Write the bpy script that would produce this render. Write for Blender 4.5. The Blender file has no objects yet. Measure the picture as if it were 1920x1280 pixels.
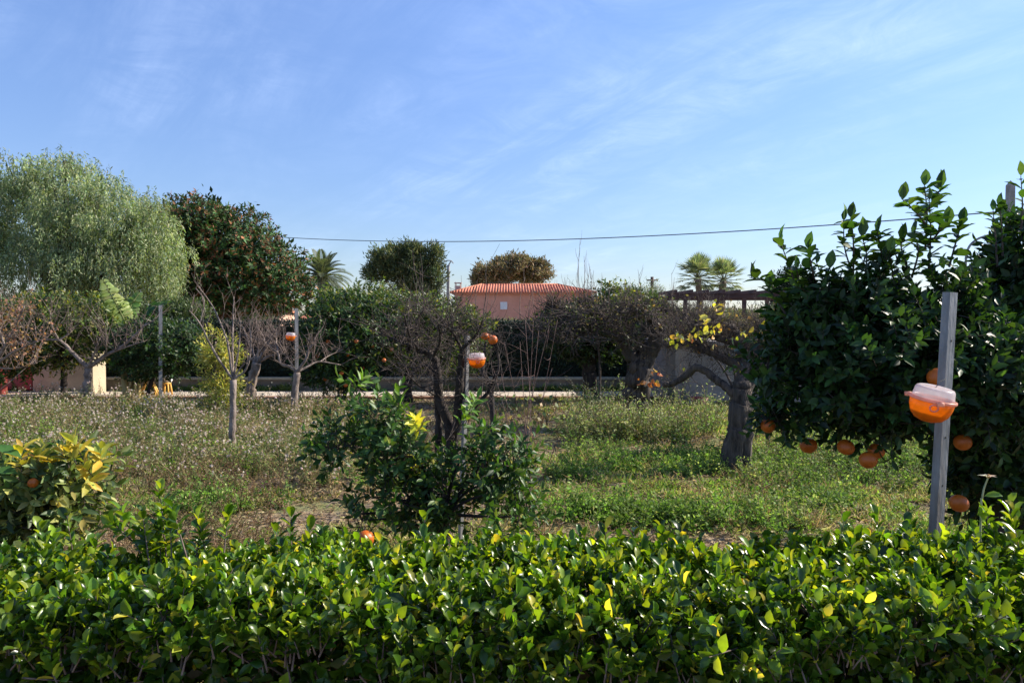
import bpy, math
import numpy as np
from mathutils import Vector, Matrix
R = math.radians
rng = np.random.default_rng(11)
scene = bpy.context.scene
COL = scene.collection

# ------------------------------------------------------------------ camera
F = 1387.0; CAMZ = 1.7; PITCH = R(1.65)
cam_d = bpy.data.cameras.new('camera'); cam = bpy.data.objects.new('camera', cam_d); COL.objects.link(cam)
cam_d.sensor_width = 36; cam_d.lens = 36 * F / 1920
cam_d.clip_start = .05; cam_d.clip_end = 3000
cam.location = (0, 0, CAMZ); cam.rotation_euler = (R(90) - PITCH, 0, 0)
scene.camera = cam
# ------------------------------------------------------------------ light
SUN_AZ, SUN_EL = 71, 34
sd = Vector((math.sin(R(SUN_AZ)) * math.cos(R(SUN_EL)), math.cos(R(SUN_AZ)) * math.cos(R(SUN_EL)), math.sin(R(SUN_EL))))
sun_l = bpy.data.lights.new('sun', 'SUN'); sun_l.energy = 5.0; sun_l.angle = R(.5); sun_l.color = (1, .91, .77)
sun = bpy.data.objects.new('sun', sun_l); COL.objects.link(sun)
sun.rotation_mode = 'QUATERNION'; sun.rotation_quaternion = sd.to_track_quat('Z', 'Y'); sun.location = (20, 8, 15)
world = bpy.data.worlds.new('World'); scene.world = world; world.use_nodes = True
wt = world.node_tree; wt.nodes.clear()
def wn(t): return wt.nodes.new(t)
sky = wn('ShaderNodeTexSky'); sky.sky_type = 'NISHITA'; sky.sun_disc = False
sky.sun_elevation = R(SUN_EL); sky.sun_rotation = R(SUN_AZ)
sky.air_density = 1.1; sky.dust_density = .12; sky.ozone_density = 3.0; sky.altitude = 0
tc = wn('ShaderNodeTexCoord'); mp = wn('ShaderNodeMapping')
# cirrus: streaks laid out on a plane high above the ground (direction divided by its height)
sep = wn('ShaderNodeSeparateXYZ'); wt.links.new(tc.outputs['Generated'], sep.inputs[0])
mz = wn('ShaderNodeMath'); mz.operation = 'ADD'; mz.inputs[1].default_value = .12; wt.links.new(sep.outputs[2], mz.inputs[0])
dx = wn('ShaderNodeMath'); dx.operation = 'DIVIDE'; wt.links.new(sep.outputs[0], dx.inputs[0]); wt.links.new(mz.outputs[0], dx.inputs[1])
dy = wn('ShaderNodeMath'); dy.operation = 'DIVIDE'; wt.links.new(sep.outputs[1], dy.inputs[0]); wt.links.new(mz.outputs[0], dy.inputs[1])
cb = wn('ShaderNodeCombineXYZ'); wt.links.new(dx.outputs[0], cb.inputs[0]); wt.links.new(dy.outputs[0], cb.inputs[1])
rot = wn('ShaderNodeMapping'); rot.inputs['Rotation'].default_value = (0, 0, R(-122)); wt.links.new(cb.outputs[0], rot.inputs[0]); wt.links.new(rot.outputs[0], mp.inputs[0]); mp.inputs['Scale'].default_value = (.30, 1.6, 1)
n1 = wn('ShaderNodeTexNoise'); n1.inputs['Scale'].default_value = 1.1; n1.inputs['Detail'].default_value = 7; n1.inputs['Roughness'].default_value = .64
n1.inputs['Distortion'].default_value = 1.1
wt.links.new(mp.outputs[0], n1.inputs['Vector'])
n2 = wn('ShaderNodeTexNoise'); n2.inputs['Scale'].default_value = .55; n2.inputs['Detail'].default_value = 2
wt.links.new(cb.outputs[0], n2.inputs['Vector'])
r1 = wn('ShaderNodeMapRange'); r1.inputs[1].default_value = .38; r1.inputs[2].default_value = .74; r1.inputs[3].default_value = 0; r1.inputs[4].default_value = 1
wt.links.new(n1.outputs[0], r1.inputs[0])
r2 = wn('ShaderNodeMapRange'); r2.inputs[1].default_value = .38; r2.inputs[2].default_value = .62; r2.inputs[3].default_value = .15; r2.inputs[4].default_value = .85
wt.links.new(n2.outputs[0], r2.inputs[0])
mm = wn('ShaderNodeMath'); mm.operation = 'MULTIPLY'; wt.links.new(r1.outputs[0], mm.inputs[0]); wt.links.new(r2.outputs[0], mm.inputs[1])
m3 = wn('ShaderNodeMath'); m3.operation = 'MULTIPLY'; m3.inputs[1].default_value = .62
n3 = wn('ShaderNodeTexNoise'); n3.inputs['Scale'].default_value = 3.2; n3.inputs['Detail'].default_value = 8; n3.inputs['Roughness'].default_value = .68; n3.inputs['Distortion'].default_value = .8; wt.links.new(rot.outputs[0], n3.inputs['Vector'])
r3 = wn('ShaderNodeMapRange'); r3.inputs[1].default_value = .36; r3.inputs[2].default_value = .66; r3.inputs[3].default_value = .12; wt.links.new(n3.outputs[0], r3.inputs[0])
m4 = wn('ShaderNodeMath'); m4.operation = 'MULTIPLY'; wt.links.new(mm.outputs[0], m4.inputs[0]); wt.links.new(r3.outputs[0], m4.inputs[1]); wt.links.new(m4.outputs[0], m3.inputs[0])
hs = wn('ShaderNodeMixRGB'); hs.blend_type = 'MULTIPLY'; hs.inputs[0].default_value = 1; hs.inputs[2].default_value = (.80, .83, 1.02, 1)
# the low sky is a little deeper than the plain sky model gives
rz_ = wn('ShaderNodeMapRange'); rz_.inputs[1].default_value = 0; rz_.inputs[2].default_value = .38; rz_.inputs[3].default_value = .66; rz_.inputs[4].default_value = 1; wt.links.new(sep.outputs[2], rz_.inputs[0])
h0 = wn('ShaderNodeMixRGB'); h0.blend_type = 'MULTIPLY'; h0.inputs[0].default_value = 1; wt.links.new(sky.outputs[0], h0.inputs[1]); wt.links.new(rz_.outputs[0], h0.inputs[2])
wt.links.new(h0.outputs[0], hs.inputs[1])
mx = wn('ShaderNodeMixRGB'); mx.inputs[2].default_value = (4.6, 5.6, 7.6, 1)
wt.links.new(m3.outputs[0], mx.inputs[0]); wt.links.new(hs.outputs[0], mx.inputs[1])
bg = wn('ShaderNodeBackground'); bg.inputs[1].default_value = .115
wo = wn('ShaderNodeOutputWorld'); wt.links.new(mx.outputs[0], bg.inputs[0]); wt.links.new(bg.outputs[0], wo.inputs[0])
vs = scene.view_settings; vs.view_transform = 'Standard'; vs.look = 'None'; vs.exposure = 0.88; vs.gamma = 1; vs.use_curve_mapping = False
scene.cycles.max_bounces = 8; scene.cycles.transparent_max_bounces = 12; scene.cycles.transmission_bounces = 6

# ------------------------------------------------------------------ helpers
CP, SP = math.cos(PITCH), math.sin(PITCH)
def W(px, py, Y):
    """world point seen at photo pixel (px, py) standing Y metres ahead"""
    u = (px - 960) / F; v = (640 - py) / F
    d = (u, CP + v * SP, -SP + v * CP); k = Y / d[1]
    return np.array([d[0] * k, Y, CAMZ + d[2] * k])
def mpx(Y): return Y / F
def nrm(a): a = np.asarray(a, float); return a / (np.linalg.norm(a, axis=-1, keepdims=True) + 1e-9)
def tag(o, label=None, cat=None, group=None, kind=None):
    if label: o['label'] = label
    if cat: o['category'] = cat
    if group: o['group'] = group
    if kind: o['kind'] = kind
    return o
def empty(name, loc, label, cat, group=None):
    o = bpy.data.objects.new(name, None); COL.objects.link(o); o.location = loc; o.empty_display_size = .1
    return tag(o, label, cat, group)

class MB:
    """collects geometry in world coordinates; build() links it as one mesh object"""
    def __init__(s): s.v = []; s.f = []; s.c = []; s.n = 0
    def add(s, v, f, c=(.5, .5, .5)):
        v = np.asarray(v, float).reshape(-1, 3); c = np.asarray(c, float)
        if c.ndim == 1: c = np.tile(c, (len(v), 1))
        s.v.append(v); s.c.append(c); s.f.append(np.asarray(f, int) + s.n); s.n += len(v)
        return s
    def build(s, name, mat, parent=None, smooth=True, origin=None):
        me = bpy.data.meshes.new(name)
        V = np.concatenate(s.v) if s.v else np.zeros((0, 3)); C = np.concatenate(s.c) if s.c else np.zeros((0, 3))
        org = np.zeros(3)
        if parent is not None: org = np.array(parent.matrix_basis.translation) if parent.parent is None else np.array(parent.parent.location)
        elif origin is not None: org = np.array(origin, float)
        V = V - org
        fl = []
        for f in s.f: fl.append(f)
        nl = sum(f.size for f in fl); nf = sum(len(f) for f in fl)
        me.vertices.add(len(V)); me.vertices.foreach_set('co', V.astype(np.float32).ravel())
        me.loops.add(nl); me.polygons.add(nf)
        me.loops.foreach_set('vertex_index', np.concatenate([f.ravel() for f in fl]).astype(np.int32))
        sizes = np.concatenate([np.full(len(f), f.shape[1]) for f in fl]).astype(np.int32)
        me.polygons.foreach_set('loop_start', np.concatenate([[0], np.cumsum(sizes)[:-1]]).astype(np.int32))
        me.polygons.foreach_set('use_smooth', np.full(nf, smooth))
        a = me.color_attributes.new('col', 'FLOAT_COLOR', 'POINT')
        a.data.foreach_set('color', np.c_[C, np.ones(len(C))].astype(np.float32).ravel())
        me.materials.append(mat); me.update(); me.validate()
        o = bpy.data.objects.new(name, me); COL.objects.link(o)
        if parent is not None: o.parent = parent
        elif origin is not None: o.location = origin
        return o

# leaf templates: (u along, v across, w up) and triangles
T_BIG = (np.array([[0, 0, 0], [.25, -.30, .09], [.25, 0, -.02], [.25, .30, .09], [.58, -.46, .11], [.58, 0, -.02], [.58, .46, .11], [.86, -.28, .04], [.86, 0, -.07], [.86, .28, .04], [1, 0, -.15]]),
         np.array([[0, 1, 2], [0, 2, 3], [1, 4, 5], [1, 5, 2], [2, 5, 6], [2, 6, 3], [4, 7, 8], [4, 8, 5], [5, 8, 9], [5, 9, 6], [7, 10, 8], [8, 10, 9]]))
T_PT = (np.array([[0, 0, 0], [.18, -.3, .04], [.18, 0, 0], [.18, .3, .04], [.45, -.5, .05], [.45, 0, -.02], [.45, .5, .05], [.76, -.32, .0], [.76, 0, -.07], [.76, .32, .0], [1, 0, -.14]]), T_BIG[1])
T_MID = (np.array([[0, 0, 0], [.42, -.5, .07], [.5, 0, 0], [.42, .5, .07], [1, 0, -.10]]), np.array([[0, 1, 2], [0, 2, 3], [1, 4, 2], [2, 4, 3]]))
T_DIA = (np.array([[0, 0, 0], [.45, -.5, .04], [.45, .5, .04], [1, 0, -.05]]), np.array([[0, 1, 2], [1, 3, 2]]))
def leaves(mb, P, D, N, L, Wd, C, T=T_DIA):
    P = np.asarray(P, float); n = len(P)
    if n == 0: return
    X = nrm(D); Z = np.asarray(N, float); Z = Z - (Z * X).sum(1, keepdims=True) * X
    Z = nrm(Z + 1e-6); Yv = np.cross(Z, X)
    L = np.broadcast_to(L, (n,))[:, None]; Wd = np.broadcast_to(Wd, (n,))[:, None]
    tv, tf = T; k = len(tv)
    V = P[:, None] + X[:, None] * (tv[None, :, :1] * L[:, None]) + Yv[:, None] * (tv[None, :, 1:2] * Wd[:, None]) + Z[:, None] * (tv[None, :, 2:3] * L[:, None])
    Fc = tf[None] + (np.arange(n) * k)[:, None, None]
    mb.add(V.reshape(-1, 3), Fc.reshape(-1, 3), np.repeat(C, k, axis=0))
def tubes(mb, P, Rd, k=5, c=(.2, .16, .12), cap=True):
    """P (B,n,3), Rd (B,n)"""
    P = np.asarray(P, float); Rd = np.asarray(Rd, float)
    if len(P) == 0: return
    B, n, _ = P.shape
    T = np.gradient(P, axis=1); T = nrm(T)
    ax = nrm(P[:, -1] - P[:, 0]); ref = np.where(np.abs(ax[:, 2:3]) < .8, np.array([[0, 0, 1.]]), np.array([[1., 0.1, 0]]))
    ref = np.repeat(ref[:, None], n, 1)
    A = nrm(np.cross(T, ref)); Bv = np.cross(T, A)
    th = np.arange(k) * 2 * math.pi / k
    V = P[:, :, None] + Rd[:, :, None, None] * (A[:, :, None] * np.cos(th)[None, None, :, None] + Bv[:, :, None] * np.sin(th)[None, None, :, None])
    idx = np.arange(B * n * k).reshape(B, n, k)
    a = idx[:, :-1]; b = idx[:, 1:]
    q = np.stack([a, np.roll(a, -1, 2), np.roll(b, -1, 2), b], -1).reshape(-1, 4)
    c = np.asarray(c, float)
    if c.ndim == 2: c = np.repeat(c, n * k, axis=0)
    mb.add(V.reshape(-1, 3), q, c)
    if cap and k >= 4:
        mb.f.append((idx[:, -1] + (mb.n - B * n * k)).reshape(-1, k)); mb.f.append((idx[:, 0, ::-1] + (mb.n - B * n * k)).reshape(-1, k))
def resample(pts, n):
    pts = np.asarray(pts, float); m = len(pts)
    t = np.linspace(0, m - 1, n); i = np.clip(t.astype(int), 0, m - 2); u = (t - i)[:, None]
    g = np.vstack([2 * pts[0] - pts[1], pts, 2 * pts[-1] - pts[-2]])
    p0, p1, p2, p3 = g[i], g[i + 1], g[i + 2], g[i + 3]
    return .5 * ((2 * p1) + (-p0 + p2) * u + (2 * p0 - 5 * p1 + 4 * p2 - p3) * u ** 2 + (-p0 + 3 * p1 - 3 * p2 + p3) * u ** 3)
def limb(mb, pts, r0, r1, k=7, n=None, c=(.2, .16, .12), knob=0.0):
    n = n or max(6, 4 * len(pts)); p = resample(pts, n); r = np.linspace(r0, r1, n)
    if knob: r = r * (1 + knob * rng.normal(size=n)); p = p + rng.normal(size=p.shape) * r0 * .09 * np.r_[0, np.ones(n - 1)][:, None]
    if r0 > .085:
        k = 26; n0 = len(mb.v); tubes(mb, p[None], r[None], k, c); V = mb.v[n0].reshape(n, k, 3); z0 = np.arange(n)[:, None] * .35; a = np.arange(k) * 2 * math.pi / k; z = np.arange(n)[:, None] * .07
        m = 1 + .09 * np.sin(3 * a[None] + z * 1.3 + rng.random() * 6) + .06 * np.sin(7 * a[None] - z * 1.7) + .07 * (vnoise(a[None] * 1.6 + z0 * 0, z0 + a[None] * 0, .7, int(rng.integers(99))) - .5) * 2
        m = m * (1 + .35 * np.exp(-np.arange(n) * 1.1))[:, None] if r0 > .12 else m
        mb.v[n0] = (p[:, None] + (V - p[:, None]) * m[..., None]).reshape(-1, 3)
    else: tubes(mb, p[None], r[None], k, c)
    return p, r
def box(mb, a, b, c=(.5, .5, .5), rz=0, ctr=None):
    a = np.array(a, float); b = np.array(b, float)
    v = np.array([[x, y, z] for z in (a[2], b[2]) for y in (a[1], b[1]) for x in (a[0], b[0])])
    if rz:
        ctr = (a + b) / 2 if ctr is None else np.array(ctr); cs, sn = math.cos(rz), math.sin(rz); q = v - ctr
        v = np.c_[q[:, 0] * cs - q[:, 1] * sn, q[:, 0] * sn + q[:, 1] * cs, q[:, 2]] + ctr
    mb.add(v, [[0, 2, 3, 1], [4, 5, 7, 6], [0, 1, 5, 4], [2, 6, 7, 3], [0, 4, 6, 2], [1, 3, 7, 5]], c)
def lathe(mb, prof, seg=28, ctr=(0, 0, 0), c=(.5, .5, .5), tilt=None):
    prof = np.asarray(prof, float); th = np.arange(seg) * 2 * math.pi / seg; n = len(prof)
    V = np.stack([prof[:, None, 0] * np.cos(th), prof[:, None, 0] * np.sin(th), np.repeat(prof[:, 1:2], seg, 1)], -1).reshape(-1, 3)
    if tilt is not None: V = V @ np.array(tilt.to_matrix()).T
    idx = np.arange(n * seg).reshape(n, seg); a, b = idx[:-1], idx[1:]
    mb.add(V + np.array(ctr), np.stack([a, np.roll(a, -1, 1), np.roll(b, -1, 1), b], -1).reshape(-1, 4), c)
def vnoise(x, y, scale, seed):
    g = np.random.default_rng(seed).random((64, 64)); x = np.asarray(x) / scale + 100.3; y = np.asarray(y) / scale + 100.7
    i = np.floor(x).astype(int); j = np.floor(y).astype(int); u = x - i; v = y - j; u = u * u * (3 - 2 * u); v = v * v * (3 - 2 * v)
    G = lambda a, b: g[a % 64, b % 64]
    return (G(i, j) * (1 - u) + G(i + 1, j) * u) * (1 - v) + (G(i, j + 1) * (1 - u) + G(i + 1, j + 1) * u) * v
def fbm(x, y, scale, seed): return .55 * vnoise(x, y, scale, seed) + .3 * vnoise(x, y, scale / 2.1, seed + 1) + .15 * vnoise(x, y, scale / 4.7, seed + 2)
def pal(n, cols, wts=None, jit=.18):
    cols = np.array(cols, float); w = None if wts is None else np.array(wts) / sum(wts)
    c = cols[rng.choice(len(cols), n, p=w)]
    return np.clip(c * np.exp(rng.normal(size=(n, 1)) * jit) * (1 + rng.normal(size=(n, 3)) * .06), 0, 1)
def rdir(n): return nrm(rng.normal(size=(n, 3)))

# ------------------------------------------------------------------ materials
def newmat(name):
    m = bpy.data.materials.new(name); m.use_nodes = True; t = m.node_tree; t.nodes.clear()
    o = t.nodes.new('ShaderNodeOutputMaterial'); b = t.nodes.new('ShaderNodeBsdfPrincipled'); t.links.new(b.outputs[0], o.inputs[0])
    return m, t, b, o
def leafmat(name, rough=.45, tr=.32, tint=(1.5, 1.7, .55), spec=.5, vein=True):
    m, t, b, o = newmat(name); L = t.links
    a = t.nodes.new('ShaderNodeAttribute'); a.attribute_name = 'col'
    nz = t.nodes.new('ShaderNodeTexNoise'); nz.inputs['Scale'].default_value = 60; nz.inputs['Detail'].default_value = 2
    ge = t.nodes.new('ShaderNodeNewGeometry'); L.new(ge.outputs['Position'], nz.inputs['Vector'])
    mr = t.nodes.new('ShaderNodeMapRange'); mr.inputs[3].default_value = .72; mr.inputs[4].default_value = 1.28; L.new(nz.outputs[0], mr.inputs[0])
    mu = t.nodes.new('ShaderNodeMixRGB'); mu.blend_type = 'MULTIPLY'; mu.inputs[0].default_value = 1
    L.new(a.outputs['Color'], mu.inputs[1]); L.new(mr.outputs[0], mu.inputs[2]); L.new(mu.outputs[0], b.inputs['Base Color'])
    b.inputs['Roughness'].default_value = rough; b.inputs['Specular IOR Level'].default_value = spec
    tm = t.nodes.new('ShaderNodeMixRGB'); tm.blend_type = 'MULTIPLY'; tm.inputs[0].default_value = 1; tm.inputs[2].default_value = (*tint, 1); L.new(mu.outputs[0], tm.inputs[1])
    tb = t.nodes.new('ShaderNodeBsdfTranslucent'); L.new(tm.outputs[0], tb.inputs[0])
    ms = t.nodes.new('ShaderNodeMixShader'); ms.inputs[0].default_value = tr; L.new(b.outputs[0], ms.inputs[1]); L.new(tb.outputs[0], ms.inputs[2]); L.new(ms.outputs[0], o.inputs[0])
    return m
def noisemat(name, c1, c2, scale=8, rough=.85, bump=.3, bscale=None, stretch=(1, 1, 1), c3=None, metallic=0, attr=False, detail=6, lo=.35, hi=.65):
    m, t, b, o = newmat(name); L = t.links
    ge = t.nodes.new('ShaderNodeNewGeometry'); mp = t.nodes.new('ShaderNodeMapping'); mp.inputs['Scale'].default_value = stretch; L.new(ge.outputs['Position'], mp.inputs[0])
    n = t.nodes.new('ShaderNodeTexNoise'); n.inputs['Scale'].default_value = scale; n.inputs['Detail'].default_value = detail; n.inputs['Roughness'].default_value = .6; L.new(mp.outputs[0], n.inputs['Vector'])
    cr = t.nodes.new('ShaderNodeValToRGB'); L.new(n.outputs[0], cr.inputs[0])
    cr.color_ramp.elements[0].position = lo; cr.color_ramp.elements[0].color = (*c1, 1); cr.color_ramp.elements[1].position = hi; cr.color_ramp.elements[1].color = (*c2, 1)
    out = cr.outputs[0]
    if c3 is not None:
        n3 = t.nodes.new('ShaderNodeTexNoise'); n3.inputs['Scale'].default_value = scale * .23; n3.inputs['Detail'].default_value = 4; L.new(mp.outputs[0], n3.inputs['Vector'])
        q = t.nodes.new('ShaderNodeMapRange'); q.inputs[1].default_value = .5; q.inputs[2].default_value = .7; L.new(n3.outputs[0], q.inputs[0])
        x = t.nodes.new('ShaderNodeMixRGB'); x.inputs[2].default_value = (*c3, 1); L.new(q.outputs[0], x.inputs[0]); L.new(out, x.inputs[1]); out = x.outputs[0]
    if attr:
        a = t.nodes.new('ShaderNodeAttribute'); a.attribute_name = 'col'
        x = t.nodes.new('ShaderNodeMixRGB'); x.blend_type = 'MULTIPLY'; x.inputs[0].default_value = 1; L.new(out, x.inputs[1]); L.new(a.outputs[0], x.inputs[2]); out = x.outputs[0]
    L.new(out, b.inputs['Base Color']); b.inputs['Roughness'].default_value = rough; b.inputs['Metallic'].default_value = metallic
    if bump:
        nb = t.nodes.new('ShaderNodeTexNoise'); nb.inputs['Scale'].default_value = bscale or scale * 4; nb.inputs['Detail'].default_value = 5; L.new(mp.outputs[0], nb.inputs['Vector'])
        bp = t.nodes.new('ShaderNodeBump'); bp.inputs['Strength'].default_value = bump; bp.inputs['Distance'].default_value = .02; L.new(nb.outputs[0], bp.inputs['Height']); L.new(bp.outputs[0], b.inputs['Normal'])
    return m
M = {}
M['hedge'] = leafmat('glossy_hedge_leaf', .30, .40, (2.3, 2.0, .35), .5)
M['citrus'] = leafmat('citrus_leaf', .46, .27, (1.8, 1.8, .5), .32)
M['leaf'] = leafmat('soft_leaf', .55, .32, (1.5, 1.6, .6), .3)
M['dark'] = leafmat('dark_hedge_leaf', .6, .08, (1.2, 1.3, .6), .2)
M['weed'] = leafmat('weed_leaf', .6, .4, (1.25, 1.35, .7), .2)
M['dry'] = leafmat('dry_weed', .8, .48, (1.15, 1.05, .85), .1)
M['needle'] = leafmat('needle', .6, .2, (1.3, 1.3, .7), .2)
M['bark'] = noisemat('grey_brown_bark', (.02, .015, .013), (.12, .094, .076), 24, .95, 1.0, 60, (1, 1, .16), c3=(.06, .05, .035))
M['barkpale'] = noisemat('pale_grey_bark', (.11, .085, .07), (.30, .24, .205), 14, .9, .6, 60, (1, 1, .4))
M['barkdark'] = noisemat('dark_bark', (.016, .012, .011), (.055, .042, .036), 16, .95, .7, 70, (1, 1, .4))
M['twig'] = noisemat('twig_bark', (.085, .058, .048), (.24, .18, .15), 20, .9, .2, 90)
M['twigdark'] = noisemat('dark_twig_bark', (.035, .025, .022), (.11, .082, .068), 20, .9, .2, 90)
M['twigred'] = noisemat('reddish_cane', (.12, .06, .05), (.22, .14, .115), 20, .85, .2, 90)
M['galv'] = noisemat('galvanised_steel', (.13, .14, .155), (.27, .28, .30), 22, .55, .2, 90, (1, 1, .25), c3=(.17, .13, .10), metallic=.3)
M['galvd'] = noisemat('dull_galvanised_steel', (.16, .16, .165), (.30, .30, .30), 30, .6, .1, 80, (1, 1, .15), metallic=.25)
M['hole'] = noisemat('dark_hole', (.01, .01, .01), (.02, .02, .02), 30, .9, 0)
M['concrete'] = noisemat('path_concrete', (.42, .35, .27), (.60, .52, .42), 3, .9, .3, 30)
M['render'] = noisemat('grey_beige_render', (.21, .185, .165), (.33, .29, .26), 2.2, .92, .25, 25, c3=(.36, .27, .22))
M['tan'] = noisemat('tan_render', (.40, .31, .23), (.54, .43, .32), 2.5, .92, .25, 25)
M['cream'] = noisemat('cream_render', (.62, .52, .36), (.74, .64, .46), 2.5, .9, .2, 25)
M['lowwall'] = noisemat('low_wall_render', (.20, .16, .12), (.32, .26, .20), 2.5, .92, .3, 20, c3=(.14, .13, .09))
M['coping'] = noisemat('weathered_coping', (.30, .27, .20), (.44, .40, .30), 6, .9, .3, 30)
M['red'] = noisemat('red_paint', (.36, .055, .045), (.48, .085, .07), 3, .7, .1, 20)
M['housepink'] = noisemat('terracotta_pink_render', (.54, .245, .17), (.66, .32, .23), .7, .9, .1, 12)
M['tile'] = noisemat('clay_roof_tile', (.40, .12, .065), (.62, .24, .13), 3, .8, .2, 20)
M['white'] = noisemat('white_shutter', (.66, .66, .68), (.76, .76, .78), 6, .6, 0)
M['chim'] = noisemat('chimney_render', (.45, .30, .25), (.58, .40, .33), 3, .9, .1)
M['beam'] = noisemat('dark_red_brown_beam', (.06, .03, .028), (.12, .06, .05), 6, .8, .2, 30, (.3, 1, 1))
M['pole'] = noisemat('grey_concrete_pole', (.22, .21, .20), (.36, .34, .32), 5, .9, .3, 30)
M['cable'] = noisemat('grey_cable', (.10, .13, .17), (.14, .17, .21), 5, .6, 0)
M['yellow'] = noisemat('yellow_paint', (.62, .33, .06), (.75, .44, .10), 8, .6, .1)
M['banana'] = leafmat('banana_leaf', .45, .45, (1.5, 1.5, .5), .3)
M['bananastem'] = noisemat('banana_stem', (.30, .22, .09), (.52, .40, .17), 10, .8, .3, 40, (1, 1, .3))
M['palmbark'] = noisemat('palm_bark', (.12, .09, .07), (.24, .19, .15), 12, .95, .8, 30)

def plastic(name, col, tr, transp, rough=.3):
    m, t, b, o = newmat(name); L = t.links
    nz = t.nodes.new('ShaderNodeTexNoise'); nz.inputs['Scale'].default_value = 35; nz.inputs['Detail'].default_value = 4
    ge = t.nodes.new('ShaderNodeNewGeometry'); L.new(ge.outputs['Position'], nz.inputs['Vector'])
    cr = t.nodes.new('ShaderNodeValToRGB'); L.new(nz.outputs[0], cr.inputs[0])
    cr.color_ramp.elements[0].position = .3; cr.color_ramp.elements[0].color = (*[c * .82 for c in col], 1); cr.color_ramp.elements[1].position = .65; cr.color_ramp.elements[1].color = (*col, 1)
    L.new(cr.outputs[0], b.inputs['Base Color']); b.inputs['Roughness'].default_value = rough
    tb = t.nodes.new('ShaderNodeBsdfTranslucent'); L.new(cr.outputs[0], tb.inputs[0])
    ms = t.nodes.new('ShaderNodeMixShader'); ms.inputs[0].default_value = tr; L.new(b.outputs[0], ms.inputs[1]); L.new(tb.outputs[0], ms.inputs[2])
    tp = t.nodes.new('ShaderNodeBsdfTransparent'); tp.inputs[0].default_value = (*[min(1, .35 + c * .7) for c in col], 1)
    m2 = t.nodes.new('ShaderNodeMixShader'); m2.inputs[0].default_value = transp; L.new(ms.outputs[0], m2.inputs[1]); L.new(tp.outputs[0], m2.inputs[2]); L.new(m2.outputs[0], o.inputs[0])
    return m
M['bowl'] = plastic('orange_trap_plastic', (1.0, .40, .02), .60, .22)
M['liquid'] = plastic('orange_bait_liquid', (.85, .28, .015), .6, .0)
M['lid'] = plastic('clear_lid_plastic', (.82, .80, .82), .5, .34, .25)
M['rim'] = plastic('orange_white_rim', (.93, .55, .42), .5, .1)
def orangemat():
    m, t, b, o = newmat('orange_peel'); L = t.links
    ge = t.nodes.new('ShaderNodeTexCoord'); n = t.nodes.new('ShaderNodeTexNoise'); n.inputs['Scale'].default_value = 3; L.new(ge.outputs['Object'], n.inputs['Vector'])
    cr = t.nodes.new('ShaderNodeValToRGB'); cr.color_ramp.elements[0].color = (.44, .085, .008, 1); cr.color_ramp.elements[1].color = (.62, .15, .012, 1); L.new(n.outputs[0], cr.inputs[0]); at = t.nodes.new('ShaderNodeAttribute'); at.attribute_name = 'col'; mu = t.nodes.new('ShaderNodeMixRGB'); mu.blend_type = 'MULTIPLY'; mu.inputs[0].default_value = 1; L.new(cr.outputs[0], mu.inputs[1]); L.new(at.outputs['Color'], mu.inputs[2]); L.new(mu.outputs[0], b.inputs['Base Color'])
    v = t.nodes.new('ShaderNodeTexVoronoi'); v.inputs['Scale'].default_value = 450; L.new(ge.outputs['Object'], v.inputs['Vector'])
    bp = t.nodes.new('ShaderNodeBump'); bp.inputs['Strength'].default_value = .25; bp.inputs['Distance'].default_value = .001; L.new(v.outputs[0], bp.inputs['Height']); L.new(bp.outputs[0], b.inputs['Normal'])
    b.inputs['Roughness'].default_value = .42; b.inputs['Subsurface Weight'].default_value = 0; b.inputs['Subsurface Radius'].default_value = (.02, .006, .002)
    return m
M['orange'] = orangemat()

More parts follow.
